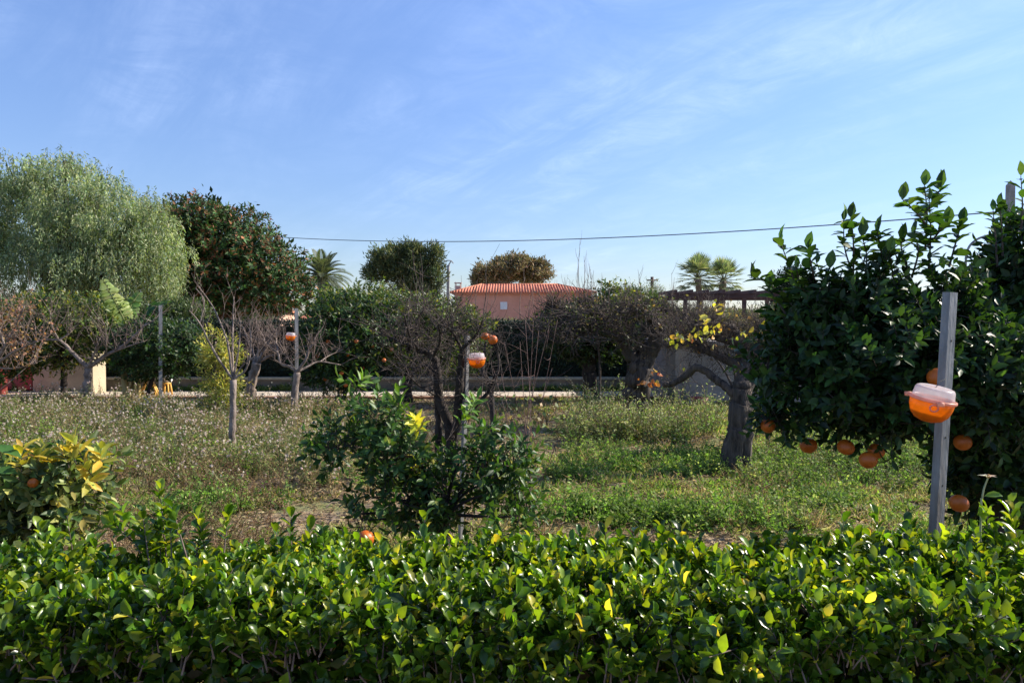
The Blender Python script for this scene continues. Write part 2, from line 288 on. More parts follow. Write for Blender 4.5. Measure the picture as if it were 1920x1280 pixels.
# ------------------------------------------------------------------ ground, path
def gz(x, y):
    x = np.asarray(x, float); y = np.asarray(y, float)
    m = np.clip((y - 2.9) / 1.0, 0, 1) * np.clip((15.6 - y) / 1.0, 0, 1) * np.clip((16 - np.abs(x)) / 3, 0, 1)
    return ((fbm(x, y, 1.7, 5) - .5) * .16 + (vnoise(x, y, .35, 9) - .5) * .035) * m
def mk_ground():
    xs = np.unique(np.concatenate([np.linspace(-12, 12, 241), np.linspace(-30, 30, 61), np.linspace(-900, 900, 61)]))
    ys = np.unique(np.concatenate([np.linspace(-2, 16, 181), np.linspace(-20, 40, 41), np.linspace(-300, 1500, 61)]))
    X, Y = np.meshgrid(xs, ys); Z = gz(X, Y)
    idx = np.arange(X.size).reshape(X.shape)
    q = np.stack([idx[:-1, :-1], idx[:-1, 1:], idx[1:, 1:], idx[1:, :-1]], -1).reshape(-1, 4)
    m, t, b, o = newmat('garden_soil'); L = t.links
    ge = t.nodes.new('ShaderNodeNewGeometry')
    def N(s, d=6):
        n = t.nodes.new('ShaderNodeTexNoise'); n.inputs['Scale'].default_value = s; n.inputs['Detail'].default_value = d; L.new(ge.outputs['Position'], n.inputs['Vector']); return n.outputs[0]
    cr = t.nodes.new('ShaderNodeValToRGB'); L.new(N(9, 8), cr.inputs[0]); e = cr.color_ramp.elements
    e[0].position = .32; e[0].color = (.12, .085, .055, 1); e[1].position = .68; e[1].color = (.40, .30, .19, 1)
    c2 = t.nodes.new('ShaderNodeMixRGB'); q2 = t.nodes.new('ShaderNodeMapRange'); q2.inputs[1].default_value = .48; q2.inputs[2].default_value = .62; L.new(N(1.3, 6), q2.inputs[0])
    L.new(q2.outputs[0], c2.inputs[0]); L.new(cr.outputs[0], c2.inputs[1]); c2.inputs[2].default_value = (.15, .17, .055, 1)
    L.new(c2.outputs[0], b.inputs['Base Color']); b.inputs['Roughness'].default_value = .97
    bp = t.nodes.new('ShaderNodeBump'); bp.inputs['Strength'].default_value = .8; bp.inputs['Distance'].default_value = .05; L.new(N(22, 8), bp.inputs['Height']); L.new(bp.outputs[0], b.inputs['Normal'])
    g = MB().add(np.stack([X, Y, Z], -1).reshape(-1, 3), q); o = g.build('ground', m); tag(o, 'brown garden soil under the weeds and fruit trees', 'ground', kind='structure')
    p = MB(); box(p, (-24, 16.1, -.05), (5.3, 17.3, .035)); o = p.build('path', M['concrete'], smooth=False); tag(o, 'pale concrete path crossing the far side of the orchard', 'path', kind='structure')
    p = MB(); box(p, (-24, 15.9, -.05), (5.3, 16.1 - .003, .05)); o = p.build('path_kerb', noisemat('brick_kerb', (.20, .09, .05), (.36, .2, .12), 7, .9, .3), smooth=False); tag(o, 'reddish edging strip along the near side of the path', 'kerb', kind='structure')
mk_ground()

# ------------------------------------------------------------------ generic tree pieces
def grow(p, d, L, r, lvl, out, tips, ang=38, lr=.68, rr=.62, nch=3, wob=.18, up=.06, first=.3):
    n = 6; pts = [np.array(p, float)]; dd = nrm(d)
    for i in range(n - 1):
        dd = nrm(dd + rng.normal(size=3) * wob + np.array([0, 0, up])); pts.append(pts[-1] + dd * L / (n - 1))
    pts = np.array(pts); rad = np.linspace(r, r * rr, n)
    out.append((pts, rad))
    if lvl <= 0: tips.append((pts[-1], dd)); return
    for c in range(nch):
        t = first + (1 - first) * (c + rng.random()) / nch; i = min(int(t * (n - 1)), n - 2); u = t * (n - 1) - i
        q = pts[i] * (1 - u) + pts[i + 1] * u; base = nrm(pts[i + 1] - pts[i])
        a = R(ang) * (.6 + .8 * rng.random()); ax = nrm(np.cross(base, rdir(1)[0])); cd = base * math.cos(a) + ax * math.sin(a)
        grow(q, cd, L * lr * (.75 + .5 * rng.random()), max(rad[i] * .62, .002), lvl - 1, out, tips, ang, lr, rr, nch, wob, up, first)
    grow(pts[-1], dd, L * lr, rad[-1], lvl - 1, out, tips, ang, lr, rr, nch, wob, up, first)
def flush(mb, out, k=5):
    if out: tubes(mb, np.array([o[0] for o in out]), np.array([o[1] for o in out]), k, cap=False)
def twigs_on(mb, pts, n, Lr, r, up=.5, wob=.25, sub=0, k=4, spread=1.0):
    """n fine shoots leaving the polyline pts"""
    P = []; Rr = []; tips = []
    i = rng.integers(0, len(pts) - 1, n); u = rng.random(n)[:, None]; s = pts[i] * (1 - u) + pts[i + 1] * u
    d = nrm(rdir(n) * spread + np.array([0, 0, up])); L = Lr[0] + (Lr[1] - Lr[0]) * rng.random(n)
    cur = s; path = [cur]; m = 6
    for a in range(m - 1):
        d = nrm(d + rng.normal(size=(n, 3)) * wob + np.array([0, 0, up * .15])); cur = cur + d * (L / (m - 1))[:, None]; path.append(cur)
    P = np.stack(path, 1); rad = np.linspace(r, r * .35, m)[None] * (.7 + .6 * rng.random((n, 1)))
    tubes(mb, P, rad, k, cap=False)
    allp = [P]
    for a in range(sub):
        nn = n * 2; j = rng.integers(0, n, nn); q = rng.integers(1, m - 1, nn); s2 = P[j, q]; d2 = nrm(rdir(nn) + np.array([0, 0, up])); L2 = L[j] * (.25 + .35 * rng.random(nn))
        path = [s2]; cur = s2
        for b in range(3):
            d2 = nrm(d2 + rng.normal(size=(nn, 3)) * wob); cur = cur + d2 * (L2 / 3)[:, None]; path.append(cur)
        P2 = np.stack(path, 1); tubes(mb, P2, np.linspace(r * .6, r * .3, 4)[None] * np.ones((nn, 1)), 3, cap=False); allp.append(P2)
    return allp
def crown_pts(lobes, n, inner=.55, gap=.0, gs=.5, seed=3):
    lb = np.array(lobes, float); w = (lb[:, 3] * lb[:, 4] + lb[:, 3] * lb[:, 5] + lb[:, 4] * lb[:, 5]); w = w / w.sum()
    k = rng.choice(len(lb), n, p=w); d = rdir(n); f = (inner + (1.06 - inner) * rng.random(n) ** .6) * (.72 + .56 * vnoise(d[:, 0] * 2 + d[:, 2] + k * 3.1, d[:, 1] * 2 - d[:, 2] * 1.7 + k, .55, seed + 40))
    P = lb[k, :3] + d * lb[k, 3:6] * f[:, None]
    keep = np.ones(n, bool)
    for j in range(len(lb)):
        e = np.linalg.norm((P - lb[j, :3]) / lb[j, 3:6], axis=1); keep &= ~((k != j) & (e < inner * .9))
    if gap > 0:
        q = .5 * fbm(P[:, 0] + P[:, 2] * .7, P[:, 2] + P[:, 1] * .3, gs, seed) + .5 * fbm(P[:, 1] - P[:, 2] * .6, P[:, 2] * 1.1 - P[:, 0] * .2, gs, seed + 9); keep &= q > gap
    return P[keep], d[keep]
def clump_leaves(mb, C, O, m, cr, L, ar, cols, wts=None, up=.35, T=T_MID, axis=.6, jit=.18, cj=.22, droop=0.0):
    n = len(C); P = np.repeat(C, m, 0) + rng.normal(size=(n * m, 3)) * cr; Od = np.repeat(O, m, 0)
    D = nrm(Od * axis + rdir(n * m) * .8 + np.array([0, 0, up - droop])); N = nrm(Od * .6 + np.array([0, 0, .8]) + rng.normal(size=(n * m, 3)) * .55)
    c = pal(n * m, cols, wts, jit) * np.repeat(np.exp(rng.normal(size=(n, 1)) * cj), m, 0)
    l = L * (.65 + .6 * rng.random(n * m)); leaves(mb, P, D, N, l, l * ar, np.clip(c, 0, 1), T)
def sprigs(mb, tw, C, O, m, Ls, L, ar, cols, wts=None, T=T_MID, upb=.5, jit=.18, cj=.2, rt=.003, upl=.4, curl=.0):
    """leafy shoots: a stem from C along O with m leaves spiralling round it"""
    n = len(C); d = nrm(O + np.array([0, 0, upb]) + rng.normal(size=(n, 3)) * .35); Ls = Ls * (.6 + .8 * rng.random(n))
    A = C; B = C + d * Ls[:, None]
    if tw is not None: tubes(tw, np.stack([A - d * Ls[:, None] * .5, A, (A + B) / 2, B], 1), np.tile(np.linspace(rt, rt * .4, 4), (n, 1)), 4, cap=False)
    e1 = nrm(np.cross(d, rdir(n))); e2 = np.cross(d, e1)
    t = (np.arange(m) + .5) / m; th = np.arange(m) * 2.4
    Th = th[None] + rng.random((n, 1)) * 6.28 + rng.normal(size=(n, m)) * .3
    Pp = A[:, None] + d[:, None] * (Ls[:, None] * t[None])[:, :, None]
    rad = e1[:, None] * np.cos(Th)[..., None] + e2[:, None] * np.sin(Th)[..., None]
    k = (upl + .6 * t)[None, :, None]
    D = nrm(rad * (1.15 - .5 * t)[None, :, None] + d[:, None] * k + rng.normal(size=(n, m, 3)) * .15 - np.array([0, 0, curl]))
    N = nrm(d[:, None] * 1.0 - rad * .4 + rng.normal(size=(n, m, 3)) * .25)
    c = pal(n * m, cols, wts, jit) * np.repeat(np.exp(rng.normal(size=(n, 1)) * cj), m, 0)
    l = L * (.7 + .5 * rng.random(n * m)); leaves(mb, Pp.reshape(-1, 3), D.reshape(-1, 3), N.reshape(-1, 3), l, l * ar, np.clip(c, 0, 1), T)

_om = None
def orange(parent, loc, r, label=None):
    global _om
    if _om is None:
        mb = MB(); pr = [(math.sin(a) * (1 if a > .25 else .98), math.cos(a) * .96 - (.05 if a < .2 else 0)) for a in np.linspace(0.001, math.pi - .001, 22)]
        lathe(mb, pr[::-1], 26, c=(1, 1, 1)); a5 = np.arange(6) * math.pi / 3; leaves(mb, np.tile([[0, 0, .9]], (6, 1)), np.c_[np.cos(a5), np.sin(a5), a5 * 0 + .12], np.tile([[0, 0, 1.]], (6, 1)), .20, .13, np.tile([[.12, .5, 2.0]], (6, 1)), T_MID); limb(mb, [(0, 0, .88), (.02, .0, 1.15), (.10, .05, 1.5)], .05, .035, 6, 6, c=(.12, .45, 2.0)); _om = mb.build('orange', M['orange']); o = _om
    else:
        o = _om.copy(); COL.objects.link(o)
    o.parent = parent; o.location = Vector(loc) - parent.location; o.scale = (r * (.97 + .08 * rng.random()), r, r * (.9 + .12 * rng.random())); o.rotation_euler = (rng.random() * .5, rng.random() * .5, rng.random() * 6)
    if label: o['label'] = label
    return o
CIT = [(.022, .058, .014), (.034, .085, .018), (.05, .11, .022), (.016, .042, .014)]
def citrus_tree(name, base, trunk_pts, r, lobes, label, nclump, m, L, cols=CIT, wts=None, Ls=.16, gap=.3, gs=.5, oranges=(), orad=.038, T=T_MID, twmat='twigdark', inner=.5, upb=.35, nl=14, mat='citrus', bark='barkdark', cat='citrus tree', extra=None, group=None, ar=.46):
    t = empty(name, base, label, cat, group)
    mb = MB(); p, _ = limb(mb, trunk_pts, r, r * .7, 8, knob=.06)
    top = p[-1]
    C, O = crown_pts(lobes, nclump, inner, gap, gs, int(abs(base[0] * 10)) + 3)
    sel = rng.choice(len(C), min(nl, len(C)), replace=False)
    for i in sel:
        q = C[i]; s = p[rng.integers(int(len(p) * .6), len(p))]; mid = (s + q) / 2 + np.array([0, 0, .12 * np.linalg.norm(q - s)]) + rng.normal(size=3) * .08 * np.linalg.norm(q - s)
        limb(mb, [s, mid, q], r * .45, r * .12, 5, 8, knob=.05)
    mb.build('trunk', M[bark], t)
    tw = MB(); lf = MB(); sprigs(lf, tw, C, O, m, Ls, L, ar, cols, wts, T, upb)
    if extra: extra(lf, tw)
    cr = lf.build('crown', M[mat], t); tw.build('twigs', M[twmat], t)
    for ox in oranges: orange(t, ox, orad * (.9 + .2 * rng.random()))
    return t
def lob(px, py, wpx, hpx, Y, dep=None, dy=0):
    c = W(px, py, Y + dy); s = mpx(Y + dy); return (c[0], c[1], c[2], wpx * s, (dep if dep else wpx * s), hpx * s)

# ------------------------------------------------------------------ far things
def mk_house():
    Y = 80; x0 = W(853, 600, Y)[0]; x1 = W(1108, 600, Y)[0]; ze = W(900, 551, Y)[2]; zr = W(900, 531, Y)[2]; D = 10
    h = empty('house', (x0, Y, 0), 'terracotta pink house with red tiled hip roof and small chimney beyond the hedge', 'house')
    wl = MB(); box(wl, (x0, Y, 0), (x1, Y + D, ze)); wl.build('wall', M['housepink'], h, smooth=False)
    co = MB(); box(co, (x0 - .35, Y - .35, ze), (x1 + .35, Y + D + .35, ze + .14)); co.build('cornice', noisemat('cornice_pink', (.50, .2, .15), (.58, .26, .2), 2, .9, 0), h, smooth=False)
    rf = MB(); e = .5; ax0, ax1, ay0, ay1 = x0 - e, x1 + e, Y - e, Y + D + e; zb = ze + .15; run = (ay1 - ay0) / 2; H = zr - zb + .1
    rl, rr_ = ax0 + 3.2, ax1 - 3.8
    v = [(ax0, ay0, zb), (ax1, ay0, zb), (ax1, ay1, zb), (ax0, ay1, zb), (rl, ay0 + run, zb + H), (rr_, ay0 + run, zb + H)]
    rf.add(v, [[0, 1, 5, 4], [2, 3, 4, 5]]); rf.add(v, [[1, 2, 5], [3, 0, 4], [0, 3, 2], [0, 2, 1]])
    P = []
    for x in np.arange(ax0 + .1, ax1, .30):
        u = min(1, (x - ax0) / (rl - ax0), (ax1 - x) / (ax1 - rr_))
        for s, y0 in ((1, ay0), (-1, ay1)): P.append([(x, y0, zb + .03), (x, y0 + s * run * u, zb + H * u + .03)])
    for y in np.arange(ay0 + .1, ay1, .30):
        u = 1 - abs(y - ay0 - run) / run
        P.append([(ax0, y, zb + .03), (ax0 + (rl - ax0) * u, y, zb + H * u + .03)]); P.append([(ax1, y, zb + .03), (ax1 - (ax1 - rr_) * u, y, zb + H * u + .03)])
    tubes(rf, np.array(P), np.full((len(P), 2), .085), 6)
    tubes(rf, np.array([[v[4], v[5]], [v[0], v[4]], [v[3], v[4]], [v[1], v[5]], [v[2], v[5]]], float), np.full((5, 2), .13), 8)
    roof = rf.build('roof', M['tile'], h, smooth=True)
    c = W(859, 540, Y + 1.5); ch = MB(); box(ch, (c[0] - .32, Y + 1.2, ze), (c[0] + .32, Y + 1.84, c[2] + .25)); 
    for dx in (-.28, .22): box(ch, (c[0] + dx, Y + 1.24, c[2] + .25), (c[0] + dx + .07, Y + 1.8, c[2] + .5))
    box(ch, (c[0] - .4, Y + 1.12, c[2] + .5), (c[0] + .4, Y + 1.92, c[2] + .6)); ch.build('chimney', M['chim'], h, smooth=False)
    a = W(938, 580, Y); b = W(951, 566, Y); w = MB(); box(w, (a[0], Y - .06, a[2]), (b[0], Y - .003, b[2])); wi = w.build('window', M['white'], h, smooth=False)
    w = MB()
    for z in np.linspace(a[2] + .08, b[2] - .08, 7): box(w, (a[0] + .06, Y - .085, z - .03), (b[0] - .06, Y - .063, z + .03))
    o = w.build('shutter', M['white'], wi, smooth=False)
mk_house()
def small_building(px0, px1, py, Y, label):
    a = W(px0, py, Y); b = W(px1, py, Y); h = empty('farm_building', (a[0], Y, 0), label, 'building')
    w = MB(); box(w, (a[0], Y, 0), (b[0], Y + 7, a[2])); w.build('wall', noisemat('salmon_render', (.58, .36, .26), (.68, .45, .33), 1, .9, 0), h, smooth=False)
    w = MB(); x0, x1 = a[0] - .3, b[0] + .3; w.add([(x0, Y - .3, a[2]), (x1, Y - .3, a[2]), (x1, Y + 7.3, a[2]), (x0, Y + 7.3, a[2]), (x0, Y + 3.5, a[2] + .6), (x1, Y + 3.5, a[2] + .6)], [[0, 1, 5, 4], [2, 3, 4, 5], [0, 3, 2, 1]]); w.f.append(np.array([[1, 2, 5], [3, 0, 4]])); w.build('roof', M['tile'], h, smooth=False)
small_building(484, 524, 587, 90, 'small salmon coloured building seen under the dark red-leaved tree')
small_building(566, 594, 596, 110, 'low salmon coloured building behind the date palm trunk')

def leafy_far(name, lobes, base, label, cols, n, m, L, cr, gap=.3, gs=1.5, mat='needle', trunk=.2, bark='bark', T=T_DIA, ar=.3, up=.6, cat='tree', wts=None, inner=.45, droop=0, group=None, cj=.25):
    t = empty(name, base, label, cat, group); C, O = crown_pts(lobes, n, inner, gap, gs, int(abs(base[0])) + 1)
    lb = np.array(lobes); tb = MB(); b = np.array(base, float)
    for l in lb:
        mid = (b + l[:3]) / 2; mid[:2] = b[:2] * .7 + l[:2] * .3; limb(tb, [b, mid, l[:3] + np.array([0, 0, l[5] * .3])], trunk, trunk * .25, 7, 10, knob=.05)
    for i in rng.choice(len(C), min(25, len(C)), replace=False):
        l = lb[np.argmin(np.linalg.norm(lb[:, :3] - C[i], axis=1))]; limb(tb, [l[:3], (l[:3] + C[i]) / 2 + rng.normal(size=3) * .1, C[i]], trunk * .3, trunk * .08, 5, 6)
    tb.build('trunk', M[bark], t)
    lf = MB(); clump_leaves(lf, C, O, m, cr, L, ar, cols, wts, up, T, droop=droop, cj=cj); lf.build('crown', M[mat], t); return t
PINE = [(.07, .10, .045), (.10, .125, .05), (.15, .155, .065), (.045, .07, .04)]
Yp = 60
leafy_far('pine_tree', [lob(732, 482, 34, 20, Yp), lob(765, 474, 26, 18, Yp), lob(798, 482, 30, 20, Yp), lob(712, 512, 28, 13, Yp), lob(760, 512, 40, 22, Yp), lob(812, 520, 20, 22, Yp), lob(785, 545, 32, 22, Yp), lob(805, 570, 20, 22, Yp), lob(760, 560, 22, 16, Yp)], W(775, 760, Yp) * [1, 1, 0], 'dense dark pine behind the orange trees, left of the thin lattice pole', PINE, 560, 55, .36, .22, .40, 2.2, ar=.22)
Yb = 100
leafy_far('broad_tree', [lob(925, 512, 34, 20, Yb), lob(960, 505, 42, 20, Yb), lob(1000, 510, 32, 18, Yb), lob(900, 526, 16, 12, Yb)], W(960, 660, Yb) * [1, 1, 0], 'rounded brownish green tree rising behind the red tiled roof', [(.18, .16, .08), (.24, .19, .10), (.11, .12, .065), (.30, .22, .14)], 520, 50, .5, .32, .38, 2.4, ar=.3)
Yo = 35
leafy_far('olive_tree', [lob(1205, 555, 38, 26, Yo), lob(1185, 575, 32, 20, Yo), lob(1230, 580, 30, 18, Yo), lob(1205, 590, 50, 16, Yo)], W(1205, 720, Yo) * [1, 1, 0], 'pale grey green olive beside the short utility pole', [(.15, .17, .12), (.11, .13, .09), (.20, .22, .17)], 900, 18, .10, .14, .42, .8, ar=.3, mat='leaf', trunk=.12)
leafy_far('olive_tree', [lob(410, 592, 45, 20, 32), lob(460, 596, 40, 16, 32), lob(365, 598, 30, 14, 32)], W(420, 720, 32) * [1, 1, 0], 'grey green bush behind the far hedge, under the dark red-leaved tree', [(.08, .10, .055), (.06, .08, .04), (.11, .13, .08)], 1500, 26, .14, .18, .3, .8, ar=.3, mat='leaf', trunk=.1)
leafy_far('olive_tree', [lob(930, 616, 45, 9, 34), lob(975, 617, 36, 8, 34), lob(890, 620, 30, 8, 34), lob(1030, 612, 36, 10, 34)], W(930, 720, 34) * [1, 1, 0], 'low grey green bush in front of the pink house wall', [(.13, .15, .09), (.10, .12, .06), (.17, .18, .11)], 800, 16, .11, .14, .3, .8, ar=.3, mat='leaf', trunk=.1)
# cypress behind the pergola
leafy_far('cypress_tree', [lob(1482, 580, 36, 45, 24), lob(1482, 540, 27, 32, 24), lob(1484, 640, 38, 60, 24)], W(1482, 775, 24) * [1, 1, 0], 'dark column of evergreen just behind the right end of the pergola', [(.025, .04, .02), (.035, .055, .028)], 1500, 16, .12, .1, .1, 1, ar=.3, mat='dark', trunk=.12)
# distant green line beyond
for i, (px, Yd, hh, ww) in enumerate([(1090, 120, 8, 60), (1300, 90, 12, 60), (1400, 100, 10, 70), (1560, 90, 14, 80), (620, 120, 10, 60), (-150, 90, 30, 120)]):
    leafy_far('distant_tree', [lob(px + k * ww * .5, 598, ww * .5, hh, Yd) for k in (-1, 0, 1)], W(px, 640, Yd) * [1, 1, 0], ['low far tree between the pink house and the tangled crowns', 'low far tree under the pergola beam', 'low far tree beneath the twin fan palms', 'far tree behind the right orange tree', 'low far tree behind the date palm', 'far tree beyond the left frame edge'][i], [(.08, .10, .06), (.11, .13, .08)], 600, 14, .4, .4, .25, 2, ar=.4, mat='leaf')

for i, (px, ww) in enumerate([(-30, 60), (90, 60), (215, 55), (335, 50)]):
    leafy_far('evergreen_shrub', [lob(px + k * ww * .5, 590 + 4 * (i % 2), ww * .6, 24 + 4 * (k == 0), 20, .7) for k in (-1, 0, 1)], base(px, 20) if 'base' in globals() else (W(px, 700, 20)[0], 20, 0), ['dark shrub behind the hedge, cut by the left frame edge', 'dark shrub behind the hedge, above the tan wall', 'dark shrub behind the hedge, beside the pale banana leaf', 'dark shrub behind the hedge, under the join of the two big trees'][i], [(.06, .09, .035), (.09, .12, .045), (.04, .06, .03)], 700, 16, .09, .1, .15, .6, ar=.4, mat='leaf', trunk=.06, cat='shrub', group='shrubs behind the far hedge')
# pepper tree (weeping)
def mk_pepper():
    Y = 24; s = mpx(Y); b = W(120, 640, Y) * [1, 1, 0]
    t = empty('pepper_tree', b, 'large weeping light green tree with hanging strands at the left edge', 'tree')
    lobes = [lob(100, 370, 95, 75, Y, 2.0), lob(30, 400, 90, 85, Y, 2.0, .6), lob(190, 400, 80, 85, Y, 2.0), lob(255, 440, 62, 70, Y, 1.7), lob(150, 460, 130, 80, Y, 2.4, .5), lob(290, 500, 45, 60, Y, 1.4), lob(50, 490, 120, 70, Y, 2.2), lob(-60, 440, 100, 100, Y, 2.2), lob(285, 405, 24, 36, Y, .9), lob(215, 500, 80, 70, Y, 1.7), lob(120, 320, 45, 36, Y, 1.2), lob(60, 330, 35, 30, Y, 1.2)]
    tb = MB(); limb(tb, [b, b + [.1, 0, 1.2], b + [.3, 0, 2.2]], .32, .24, 9, knob=.06); f = b + np.array([.3, 0, 2.1])
    for l in lobes:
        q = np.array(l[:3]) + [0, 0, l[5] * .5]; limb(tb, [f, (f + q) / 2 + [0, 0, .3], q], .15, .04, 6, 10, knob=.05)
    tb.build('trunk', M['bark'], t)
    K, KO = crown_pts(lobes, 620, .45, .30, 1.6, 8); q = 19; C = np.repeat(K, q, 0) + rng.normal(size=(len(K) * q, 3)) * [.24, .24, .17]; O = np.repeat(KO, q, 0); kc = np.repeat(np.exp(rng.normal(size=(len(K), 1)) * .22), q, 0); n = len(C)
    Ls = np.repeat(.2 + .45 * rng.random(len(K)), q) * (.6 + .7 * rng.random(n)); m = 13; tt = (np.arange(m) + .5) / m
    dirn = nrm(O * [.5, .5, .0] + rng.normal(size=(n, 3)) * .12 + [0, 0, -.25])
    P = C[:, None] + dirn[:, None] * (Ls[:, None] * tt * .35)[..., None] + np.array([0, 0, -1.]) * (Ls[:, None] * tt ** 1.4)[..., None] + rng.normal(size=(n, m, 3)) * .03
    D = nrm(rng.normal(size=(n, m, 3)) * .45 + O[:, None] * .15 + np.array([0, 0, -.75])); N = nrm(rng.normal(size=(n, m, 3)) + O[:, None] * .6 + [0, 0, .2])
    cc = pal(n * m, [(.19, .25, .13), (.26, .31, .165), (.125, .175, .095), (.34, .37, .22)], None, .15) * np.repeat(kc, m, 0)
    l = .12 * (.7 + .6 * rng.random(n * m)); lf = MB(); leaves(lf, P.reshape(-1, 3), D.reshape(-1, 3), N.reshape(-1, 3), l, l * .24, np.clip(cc, 0, 1), T_DIA)
    lf.build('crown', M['leaf'], t)
mk_pepper()
# rubber fig with red sheaths
def mk_fig():
    Y = 28; b = W(395, 640, Y) * [1, 1, 0]; t = empty('fig_tree', b, 'dense dark green tree with reddish brown leaf tips beside the weeping tree', 'tree')
    lobes = [lob(380, 425, 62, 48, Y, 2), lob(430, 450, 70, 55, Y, 2), lob(490, 500, 65, 52, Y, 2), lob(535, 540, 46, 42, Y, 1.5), lob(400, 510, 90, 55, Y, 2.2), lob(470, 545, 90, 42, Y, 2), lob(350, 450, 40, 60, Y, 1.4), lob(365, 550, 60, 26, Y, 2)]
    tb = MB(); limb(tb, [b, b + [-.2, 0, 1.2], b + [-.3, 0, 2.4]], .4, .3, 9, knob=.08)
    for dx in (-.6, .5, .9): limb(tb, [b + [dx, .1, 0], b + [dx * .8, .1, 1.2], b + [dx * 1.2, 0, 2.6]], .18, .14, 7, knob=.08)
    f = b + np.array([-.3, 0, 2.2])
    for l in lobes: q = np.array(l[:3]); limb(tb, [f, (f + q) / 2 + [0, 0, .2], q], .16, .05, 6, 10)
    tb.build('trunk', noisemat('red_brown_bark', (.09, .05, .04), (.2, .12, .09), 6, .9, .5), t)
    C, O = crown_pts(lobes, 4200, .55, .2, 1.0, 4); lf = MB()
    sprigs(lf, None, C, O, 9, .20, .19, .40, [(.045, .095, .03), (.065, .125, .04), (.03, .065, .022), (.20, .085, .038), (.15, .08, .04)], [4, 3.5, 2, 2, 2], T_MID, .35, .2, .25, upl=.3)
    C, O = crown_pts(lobes, 1200, .3, 0, 1, 4); clump_leaves(lf, C, O, 6, .2, .22, .45, [(.025, .05, .02)], T=T_DIA)
    lf.build('crown', leafmat('fig_leaf', .6, .15, (1.4, 1.5, .5), .2), t)
mk_fig()

def date_palm():
    Y = 50; top = W(604, 520, Y); b = W(588, 640, Y) * [1, 1, 0]; t = empty('date_palm', b, 'feather palm with arching fronds between the dark red-leaved tree and the pine', 'palm')
    tb = MB(); limb(tb, [b, b * .5 + top * .5 + [-.05, 0, -.2], top], .30, .22, 10, 16, knob=.1); tb.build('trunk', M['palmbark'], t)
    fr = MB()
    for i in range(46):
        a = i * 2.4 + rng.random() * .3; el = R(80 - 105 * (i / 46) ** 1.1); L = 2.1 * (.85 + .25 * rng.random())
        d = np.array([math.cos(a) * math.cos(el), math.sin(a) * math.cos(el), math.sin(el)]); p = top.copy(); pts = [p]
        for k in range(9): d = nrm(d + np.array([0, 0, -.11 - .05 * (k > 4)])); p = p + d * L / 9; pts.append(p)
        pts = np.array(pts); tubes(fr, pts[None], np.linspace(.035, .008, 10)[None], 4, c=(.16, .17, .09), cap=False)
        q = resample(pts[1:], 34); tg = nrm(np.gradient(q, axis=0)); side = nrm(np.cross(tg, [0, 0, 1.])); n = len(q); ll = .55 * np.sin(np.linspace(.5, 2.9, n))
        for s in (-1, 1): leaves(fr, q, tg * .7 + side * s + np.array([0, 0, .25]), np.cross(tg, side), ll, .06, pal(n, [(.10, .12, .08), (.15, .17, .11), (.07, .09, .055)], None, .1))
    fr.build('fronds', M['leaf'], t)
date_palm()
def fan_palm(px, py, bx, Y, R0, label):
    top = W(px, py, Y); b = W(bx, 640, Y) * [1, 1, 0]; t = empty('fan_palm', b, label, 'palm', 'twin fan palms')
    tb = MB(); limb(tb, [b, (b + top) / 2, top], .2, .17, 10, 14, knob=.08); tb.build('trunk', M['palmbark'], t)
    fr = MB()
    for i in range(40):
        a = i * 2.4 + rng.random() * .4; el = R(85 - 125 * (i / 40)); pl = R0 * .55 * (.8 + .4 * rng.random())
        d = np.array([math.cos(a) * math.cos(el), math.sin(a) * math.cos(el), math.sin(el)]); h = top + d * pl
        tubes(fr, np.array([[top, top + d * pl * .6, h]]), np.array([[.02, .016, .014]]), 4, c=(.2, .2, .1), cap=False)
        sd_ = nrm(np.cross(d, [0, 0, 1.])); up_ = np.cross(sd_, d); n = 20; th = np.linspace(-1.45, 1.45, n)
        D = d * np.cos(th)[:, None] + sd_ * np.sin(th)[:, None] + up_ * (.15 * rng.random((n, 1)) + .1) - np.array([0, 0, .18])
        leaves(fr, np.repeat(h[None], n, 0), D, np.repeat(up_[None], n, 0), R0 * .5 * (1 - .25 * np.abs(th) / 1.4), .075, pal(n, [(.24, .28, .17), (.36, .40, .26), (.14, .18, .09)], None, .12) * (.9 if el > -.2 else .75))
    fr.build('fronds', M['leaf'], t)
fan_palm(1308, 522, 1318, 42, 1.5, 'greener fan palm on the left of the twin palms above the pergola')
fan_palm(1356, 526, 1350, 43, 1.5, 'paler fan palm on the right of the twin palms above the pergola')

